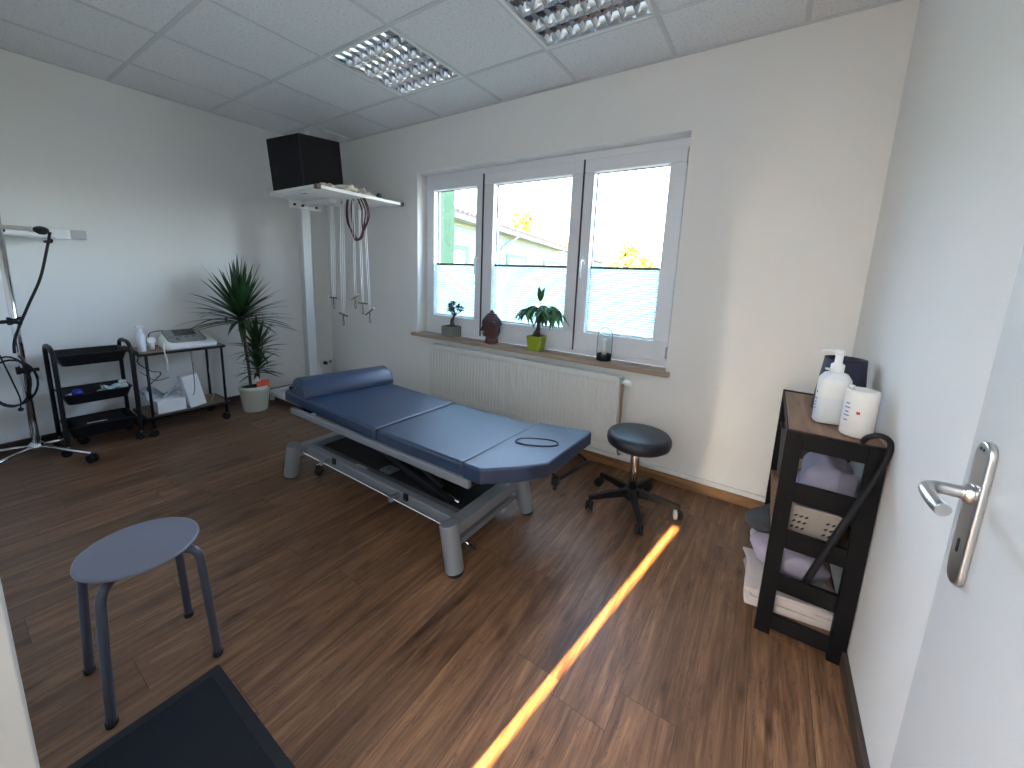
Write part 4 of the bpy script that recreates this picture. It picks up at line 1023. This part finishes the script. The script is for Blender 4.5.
def slab(x0, x1, y0, y1, dz=.0015, t=.003):
    sl_ = (.1315-.0545)/(.188); f = lambda x: .0545+(.096-x)*sl_
    m = MB(); m.v += [tfd @ Vector(p) for p in ((x0, y0, f(x0)+dz), (x1, y0, f(x1)+dz), (x1, y1, f(x1)+dz), (x0, y1, f(x0)+dz), (x0, y0, f(x0)+dz+t), (x1, y0, f(x1)+dz+t), (x1, y1, f(x1)+dz+t), (x0, y1, f(x0)+dz+t))]
    for q in ((3,2,1,0),(4,5,6,7),(0,1,5,4),(1,2,6,5),(2,3,7,6),(3,0,4,7)): m.face(list(q))
    return m
slab(-.075, .005, -.062, .078).build('display', M_SCREEN, V)
for i in range(3): slab(.022, .034, -.05+.045*i, -.028+.045*i).build('button', mat('dark_button', (.12, .12, .13), .5), V)
kb = MB(); sl_ = .4; kb.lathe(tfd @ Vector((.055, -.055, .073)), [(.016, 0), (.016, .012), (.0, .013)], 18, tf=Matrix.Rotation(.39, 4, 'Y')); kb.build('dial', M_DEVG, V)
# transducer + holder
t = thing('ultrasound_probe', (.30, -1.70, .6565), 'round white probe head with cable, left of the therapy device', 'probe')
MB().lathe((.30, -1.695, .6565), [(.014, 0), (.018, .02), (.016, .05)], 14).build('probe_holder', M_WHITE, t)
MB().lathe((.29, -1.695, .722), [(.026, -.018), (.030, -.012), (.030, .014), (.024, .022)], 22, tf=Matrix.Rotation(math.radians(65), 4, 'Y')).build('probe_head', M_WHITE, t)
MB().tube(bez([(.27, -1.70, .73), (.22, -1.68, .775), (.20, -1.60, .785), (.20, -1.53, .765), (.24, -1.50, .745)], 5), .0035, 6).build('probe_cable', M_BLACKP, t)
t = thing('spray_bottle', (.345, -1.765, .6565), 'white spray bottle standing at the left end of the device trolley', 'bottle')
MB().lathe((.345, -1.765, .6565), [(.0, 0), (.025, 0), (.027, .004), (.027, .115), (.022, .138), (.012, .148), (.012, .156)], 22).build('bottle_body', M_MILKY, t)
sp = MB().lathe((.345, -1.765, .6565), [(.014, .148), (.015, .152), (.014, .168), (.010, .172), (.010, .186)], 16); sp.box((.334, -1.785, .8385), (.356, -1.745, .856)); sp.build('spray_head', M_WHITE, t, bevel=.002)
# lower board contents
t = MB().box((-.05, -.055, 0), (.05, .055, .27), tf=Matrix.Translation((.37, -1.47, .163)) @ Matrix.Rotation(.16, 4, 'X') @ Matrix.Rotation(-.05, 4, 'Y'))
tag(t.build('white_carton', M_PAPER, bevel=.004), 'upright white carton leaning on the lower board of the device trolley', 'carton')
t = MB().box((.27, -1.735, .162), (.425, -1.555, .262)); tag(t.build('white_box', M_WHITE, bevel=.006), 'low white box on the lower board, left of the upright carton', 'box')
t = MB(); random.seed(4); t.grid(lambda u, v: (.16+.20*v, -1.775+.22*u, .285+.03*math.sin(6*u+3*v)+.018*math.sin(11*v+5*u)), 14, 12); tag(t.build('plastic_bag', mat('grey_white_film', (.50, .54, .60), .3, bump=.8, bscale=40), solid=.006), 'crumpled grey-white plastic bag draped over the low white box', 'bag')
t = MB().tube(bez([(.45, -1.66, .72), (.462, -1.665, .66), (.462, -1.655, .58), (.46, -1.66, .50)], 5), .0045, 6); tag(t.build('white_cable', M_WHITE), 'white cable hanging over the front edge of the device trolley', 'cable')
t = MB().tube(bez([(.455, -1.50, .655), (.46, -1.50, .55), (.452, -1.495, .42), (.455, -1.50, .32), (.44, -1.51, .27)], 5), .003, 6); tag(t.build('grey_cable', mat('grey_cable_plastic', (.12, .13, .15), .5)), 'thin grey cable hanging in front of the upright white carton', 'cable')
t = MB().tube(bez([(.15, -1.70, .64), (.16, -1.76, .55), (.2, -1.70, .47), (.14, -1.62, .42), (.2, -1.73, .33), (.28, -1.70, .28)], 6), .004, 6).tube(bez([(.14, -1.75, .46), (.14, -1.66, .37), (.14, -1.57, .38)], 6), .003, 6); tag(t.build('black_cables', M_BLACKP), 'loose black cables behind the left uprights of the device trolley', 'cable')
t = MB().tube(bez([(.43, -1.345, .655), (.452, -1.36, .60), (.455, -1.39, .45), (.45, -1.36, .30), (.38, -1.37, .17)], 5), .002, 6); tag(t.build('thin_white_cable', M_WHITE), 'thin white cable hanging near the right upright of the device trolley', 'cable')

# ------------------------------------------------------------------ chrome stand
sx, sy = .25, -2.335
Q = thing('chrome_stand', (sx, sy, 0), 'chrome wheeled stand with black cables at the left edge of the picture', 'stand')
MB().tube([(sx, sy, .07), (sx, sy, 1.60)], .019, 18).build('pole', M_CHROME, Q)
MB().lathe((sx, sy, .05), [(.036, 0), (.040, .01), (.038, .035), (.022, .05)], 20).build('hub', M_CHROME, Q)
for k, a in enumerate((25.7, 97.7, 169.7, 241.7, 313.7)):
    u = Vector((math.cos(math.radians(a)), math.sin(math.radians(a)), 0)); L = .44 if k == 0 else (.34 if k == 4 else .22)
    o = Vector((sx, sy, 0)); MB().tube([o+u*.03+Vector((0, 0, .072)), o+u*L+Vector((0, 0, .062))], .0105, 10).build('base_leg', M_CHROME, Q)
    e = o+u*L; q = Vector((-u.y, u.x, 0)); c = MB().tube([e+Vector((0, 0, .07)), e+Vector((0, 0, .04))], .008, 8); co = c.build('castor', M_BLACKP, Q)
    for s_ in (-1, 1): MB().tube([e+q*s_*.006+Vector((0, 0, .028)), e+q*s_*.020+Vector((0, 0, .028))], .028, 16).build('wheel', M_BLACKP, co)
for z, sg in ((.925, -1), (.60, 1)):
    k = MB().tube([(sx, sy-.03, z), (sx, sy+.03, z)], .026, 14).tube([(sx+.02, sy, z), (sx+.035, sy+sg*.03, z)], .008, 8); k.tube([(sx+.02, sy+sg*.02, z), (sx+.03, sy+sg*.065, z)], .012, 10); k.build('clamp_knob', M_BLACKP, Q)
cb = MB().tube(bez([(.30, -2.13, 1.50), (.28, -2.15, 1.40), (.27, -2.20, 1.20), (.26, -2.27, 1.02), (.27, -2.345, .82), (.28, -2.36, .72)], 6), .0075, 8)
tag(cb.build('power_cable', M_BLACKP), 'thick black cable sweeping down from the wall rail to the chrome stand', 'cable')
cb = MB().tube([(.285+.01*math.sin(2*t_), -2.385+.10*math.cos(t_), .53+.15*math.sin(t_)) for t_ in [2*PI*k/28 for k in range(29)]], .0065, 8)
cb.tube([(.29+.01*math.sin(2*t_), -2.40+.085*math.cos(t_), .54+.165*math.sin(t_)) for t_ in [2*PI*k/28 for k in range(29)]], .0055, 8)
tag(cb.build('cable_loop', M_BLACKP), 'coiled black cable loops hanging on the chrome stand', 'cable')
cb = MB().tube(bez([(.28, -2.42, .72), (.27, -2.39, .55), (.27, -2.37, .42), (.27, -2.375, .36)], 5), .004, 6).ball((.27, -2.375, .345), .014); tag(cb.build('thin_lead', M_BLACKP), 'thin black lead with a round end dangling inside the cable loops', 'cable')

# wall rail with arm
A = thing('wall_rail', (0, -2.2, 1.5), 'white and silver wall rail with clamped holder high on the left wall', 'rail')
MB().box((.001, -2.60, 1.475), (.06, -1.915, 1.535)).build('rail_body', M_STEEL, A, bevel=.004)
MB().box((.05, -2.20, 1.462), (.185, -2.02, 1.535)).build('slide_block', M_WHITE, A, bevel=.008)
MB().box((.052, -1.925, 1.472), (.064, -1.900, 1.540)).build('end_cap', M_WHITE, A)
D2 = thing('hand_applicator', (.22, -2.25, 1.5), 'white handheld applicator with two round black heads resting on the wall rail', 'applicator')
MB().tube([(.20, -2.62, 1.488), (.20, -2.10, 1.482)], .0185, 18).build('handle', M_WHITE, D2)
MB().lathe((.20, -2.155, 1.512), [(.020, -.02), (.034, -.012), (.036, .004), (.030, .012), (.014, .018)], 22, tf=Matrix.Rotation(math.radians(35), 4, 'Y')).build('round_head', M_BLACKP, D2)
MB().ball((.21, -2.34, 1.492), .024, 14, 10, sc=(1, 1.6, .8)).build('round_head', M_BLACKP, D2)
MB().tube([(.12, -2.115, 1.475), (.15, -2.115, 1.455), (.17, -2.115, 1.450)], .011, 10).ball((.175, -2.13, 1.440), .018, 12, 8, sc=(1, 1.3, .6)).build('clamp', M_BLACKP, D2)

# ------------------------------------------------------------------ outside
struct('ground', MB().box((-60, .3, -.6), (60, 90, -.5)), M_GRASS)
# facade of the neighbouring wing
dvec = Vector((-.2207, .9753, 0)); nvec = Vector((.9753, .2207, 0)); A0 = Vector((-4.45, 6.75, 0))
def FA(t, n, z): return A0+dvec*t+nvec*n+Vector((0, 0, z))
def fbox(mb, t0, t1, n0, n1, z0, z1):
    k = len(mb.v); mb.v += [FA(t, n, z) for z in (z0, z1) for t, n in ((t0, n0), (t1, n0), (t1, n1), (t0, n1))]
    for q in ((0,1,2,3),(7,6,5,4),(4,5,1,0),(5,6,2,1),(6,7,3,2),(7,4,0,3)): mb.face([k+i for i in q])
Bd = thing('neighbouring_building', tuple(FA(17, -3, -.5)), 'long low mint green building with white eaves outside the window', 'building')
wl = MB(); fbox(wl, -6, 34, -7, 0, -.5, 3.02); wl.build('facade', M_CERG, Bd)
ev = MB(); fbox(ev, -6.2, 34.3, -7.3, .45, 3.00, 3.12); fbox(ev, -6.2, 34.3, .38, .50, 3.06, 3.22); ev.build('eave', M_WTRIM, Bd)
ev = MB(); fbox(ev, -6.2, 34.3, -.02, .04, 2.86, 3.00); ev.build('frieze', mat('yellow_green_trim', (.18, .19, .12), .8), Bd)
rf = MB(); k = len(rf.v); rf.v += [FA(t, n, z) for t in (-6.3, 34.4) for n, z in ((.52, 3.20), (-3.6, 3.95), (-7.6, 3.20), (-7.6, 3.12), (.52, 3.12))]
for i in range(5): rf.face([k+i, k+(i+1) % 5, k+5+(i+1) % 5, k+5+i])
rf.face([k+4, k+3, k+2, k+1, k]); rf.face([k+5+i for i in range(5)])
for i in range(130):
    t = -6.2+i*.312; rf.tube([FA(t, .56, 3.23), FA(t, -3.6, 3.98)], .06, 6)
rf.build('roof', M_ROOF, Bd)
for t0, t1, m_ in ((.0, 1.06, 'a'), (5.3, 7.4, 'b'), (11, 15.4, 'c')):
    f = MB(); fbox(f, t0-.25, t1+.35, .0, .05, .4, 2.25); fo = f.build('window_surround', M_CERG2, Bd)
    f = MB(); fbox(f, t0, t1, .05, .08, .6, 2.08); f.build('window_frame', M_WTRIM, fo)
    f = MB(); fbox(f, t0+.12, (t0+t1)/2-.05, .08, .09, .7, 1.98); fbox(f, (t0+t1)/2+.05, t1-.12, .08, .09, .7, 1.98); f.build('pane', mat('pale_glass', (.45, .50, .50), .2), fo)
dp = MB().tube([FA(5.35, .45, 3.15), FA(5.4, .40, 3.0), FA(5.3, .12, 2.75), FA(4.4, .12, 2.42), FA(4.3, .12, 2.2), FA(4.3, .12, -.5)], .06, 8); dp.build('downpipe', M_WTRIM, Bd)
st = thing('street_lamp', (-5.2, 14.5, -.5), 'slim curved street lamp in front of the mint green building', 'street lamp')
# lamp positioned between window and facade
lp0 = Vector((-3.55, 12.05, 0))
MB().tube(bez([(-5.2, 14.5, -.5), (-5.2, 14.5, 1.2), (-5.15, 14.5, 1.75), (-4.95, 14.45, 2.15), (-4.55, 14.4, 2.36)], 6), .03, 8).build('pole', M_WTRIM, st)
MB().ball((-4.25, 14.35, 2.42), .17, 12, 8, sc=(1.7, 1, .45)).build('lamp_head', M_WHITE, st)
# green corner wall of this building and outer sill
gw = MB().box((1.15, .28, -.5), (1.415, .55, 3.2)); struct('wall_outer', gw, M_CERG2)
struct('trim_3', MB().box((WX0-.02, .2, WZ0-.06), (WX1+.02, .36, WZ0-.02)), M_WTRIM)
def tree(loc, r, h, m_, label, seed, n=2200, trunk=.12):
    random.seed(seed); x, y, z = loc
    t = thing('autumn_tree', (x, y, -.5), label, 'tree', 'autumn trees outside the window')
    MB().tube([(x, y, -.5), (x, y, z-h*.3)], trunk, 8).build('trunk', M_BARK, t)
    f = MB()
    for _ in range(n):
        d = Vector((random.gauss(0, 1), random.gauss(0, 1), random.gauss(0, 1))).normalized()
        rr = random.random()**.33; p = Vector((x+d.x*r*rr, y+d.y*r*rr, z+d.z*h*.5*rr)); k = 1+.25*math.sin(4*math.atan2(d.z, d.x)+seed)
        p = Vector((x+(p.x-x)*k, y+(p.y-y)*k, z+(p.z-z)*k)); s = random.uniform(.12, .24)
        a = Vector((random.gauss(0, 1), random.gauss(0, 1), random.gauss(0, 1))).normalized(); b_ = a.cross(d)
        if b_.length < .1: continue
        b_.normalize(); f.quad(p-a*s-b_*s*.6, p+a*s-b_*s*.6, p+a*s+b_*s*.6, p-a*s+b_*s*.6)
    f.build('crown', m_, t)
tree((-4.55, 26.0, 1.9), 1.55, 3.3, M_YLEAF, 'bushy yellow tree right of the mint green building', 1)
tree((-1.6, 31.5, 1.7), .9, 2.3, M_YLEAF, 'small yellow tree at the right edge of the right window pane', 2, 900, .08)
tree((-17.8, 42.0, 4.2), 1.5, 3.6, M_OLEAF, 'orange-yellow tree top peeking over the roof end', 3, 1200)
tree((-19.4, 34.5, 6.6), 1.3, 3.2, M_YLEAF, 'yellow tree top showing above the middle of the roof ridge', 4, 900)

# ------------------------------------------------------------------ camera
f_px = 389.77
cam = bpy.data.cameras.new('camera'); co = bpy.data.objects.new('camera', cam); COL.objects.link(co)
cam.sensor_fit = 'HORIZONTAL'; cam.sensor_width = 36; cam.lens = f_px/1024*36
cam.shift_x = 1.96/1024; cam.shift_y = -41.55/1024; cam.clip_start = .02; cam.clip_end = 300
co.location = (4.2783, -2.638, 1.3381); co.rotation_mode = 'XYZ'; co.rotation_euler = (1.3993, -.038, .5908)
sc = bpy.context.scene; sc.camera = co

# ------------------------------------------------------------------ light
wd = bpy.data.worlds.new('sky'); sc.world = wd; wd.use_nodes = True; nt = wd.node_tree; nt.nodes.clear()
o = nt.nodes.new('ShaderNodeOutputWorld'); bg = nt.nodes.new('ShaderNodeBackground'); sk = nt.nodes.new('ShaderNodeTexSky')
sk.sky_type = 'NISHITA'; sk.sun_disc = False; sk.sun_elevation = math.radians(31); sk.sun_rotation = math.radians(188)
sk.air_density = 1.0; sk.dust_density = 2.5; sk.ozone_density = 1.2; sk.altitude = 200
hs_ = nt.nodes.new('ShaderNodeHueSaturation'); hs_.inputs['Saturation'].default_value = .72
nt.links.new(sk.outputs[0], hs_.inputs['Color']); nt.links.new(hs_.outputs[0], bg.inputs[0]); bg.inputs[1].default_value = 1.0; nt.links.new(bg.outputs[0], o.inputs[0])
sun = bpy.data.lights.new('sun', 'SUN'); sun.energy = 24; sun.angle = math.radians(.53); sun.color = (1, .62, .25)
so = bpy.data.objects.new('sun', sun); COL.objects.link(so)
d = Vector((.150, 1, -.600)).normalized(); so.rotation_euler = (-d).to_track_quat('Z', 'Y').to_euler()
# portal helps sample the window
pl = bpy.data.lights.new('window_portal', 'AREA'); pl.shape = 'RECTANGLE'; pl.size = WX1-WX0; pl.size_y = WZ1-WZ0; pl.cycles.is_portal = True
po = bpy.data.objects.new('window_portal', pl); COL.objects.link(po); po.location = ((WX0+WX1)/2, .27, (WZ0+WZ1)/2); po.rotation_euler = (-PI/2, 0, 0)
# unseen fill light added in the hall to brighten the room's front
hl = bpy.data.lights.new('hall_fill', 'AREA'); hl.shape = 'RECTANGLE'; hl.size = 1.2; hl.size_y = .5; hl.energy = 20; hl.color = (.95, .97, 1)
ho_ = bpy.data.objects.new('hall_fill', hl); COL.objects.link(ho_); ho_.location = (3.4, -3.35, H-.03)

sc.view_settings.view_transform = 'Standard'; sc.view_settings.look = 'None'; sc.view_settings.gamma = 1; sc.view_settings.use_curve_mapping = False
sc.view_settings.exposure = 2.6
sc.cycles.max_bounces = 12; sc.cycles.diffuse_bounces = 6; sc.cycles.transparent_max_bounces = 12; sc.cycles.sample_clamp_indirect = 8
sc.cycles.use_denoising = True
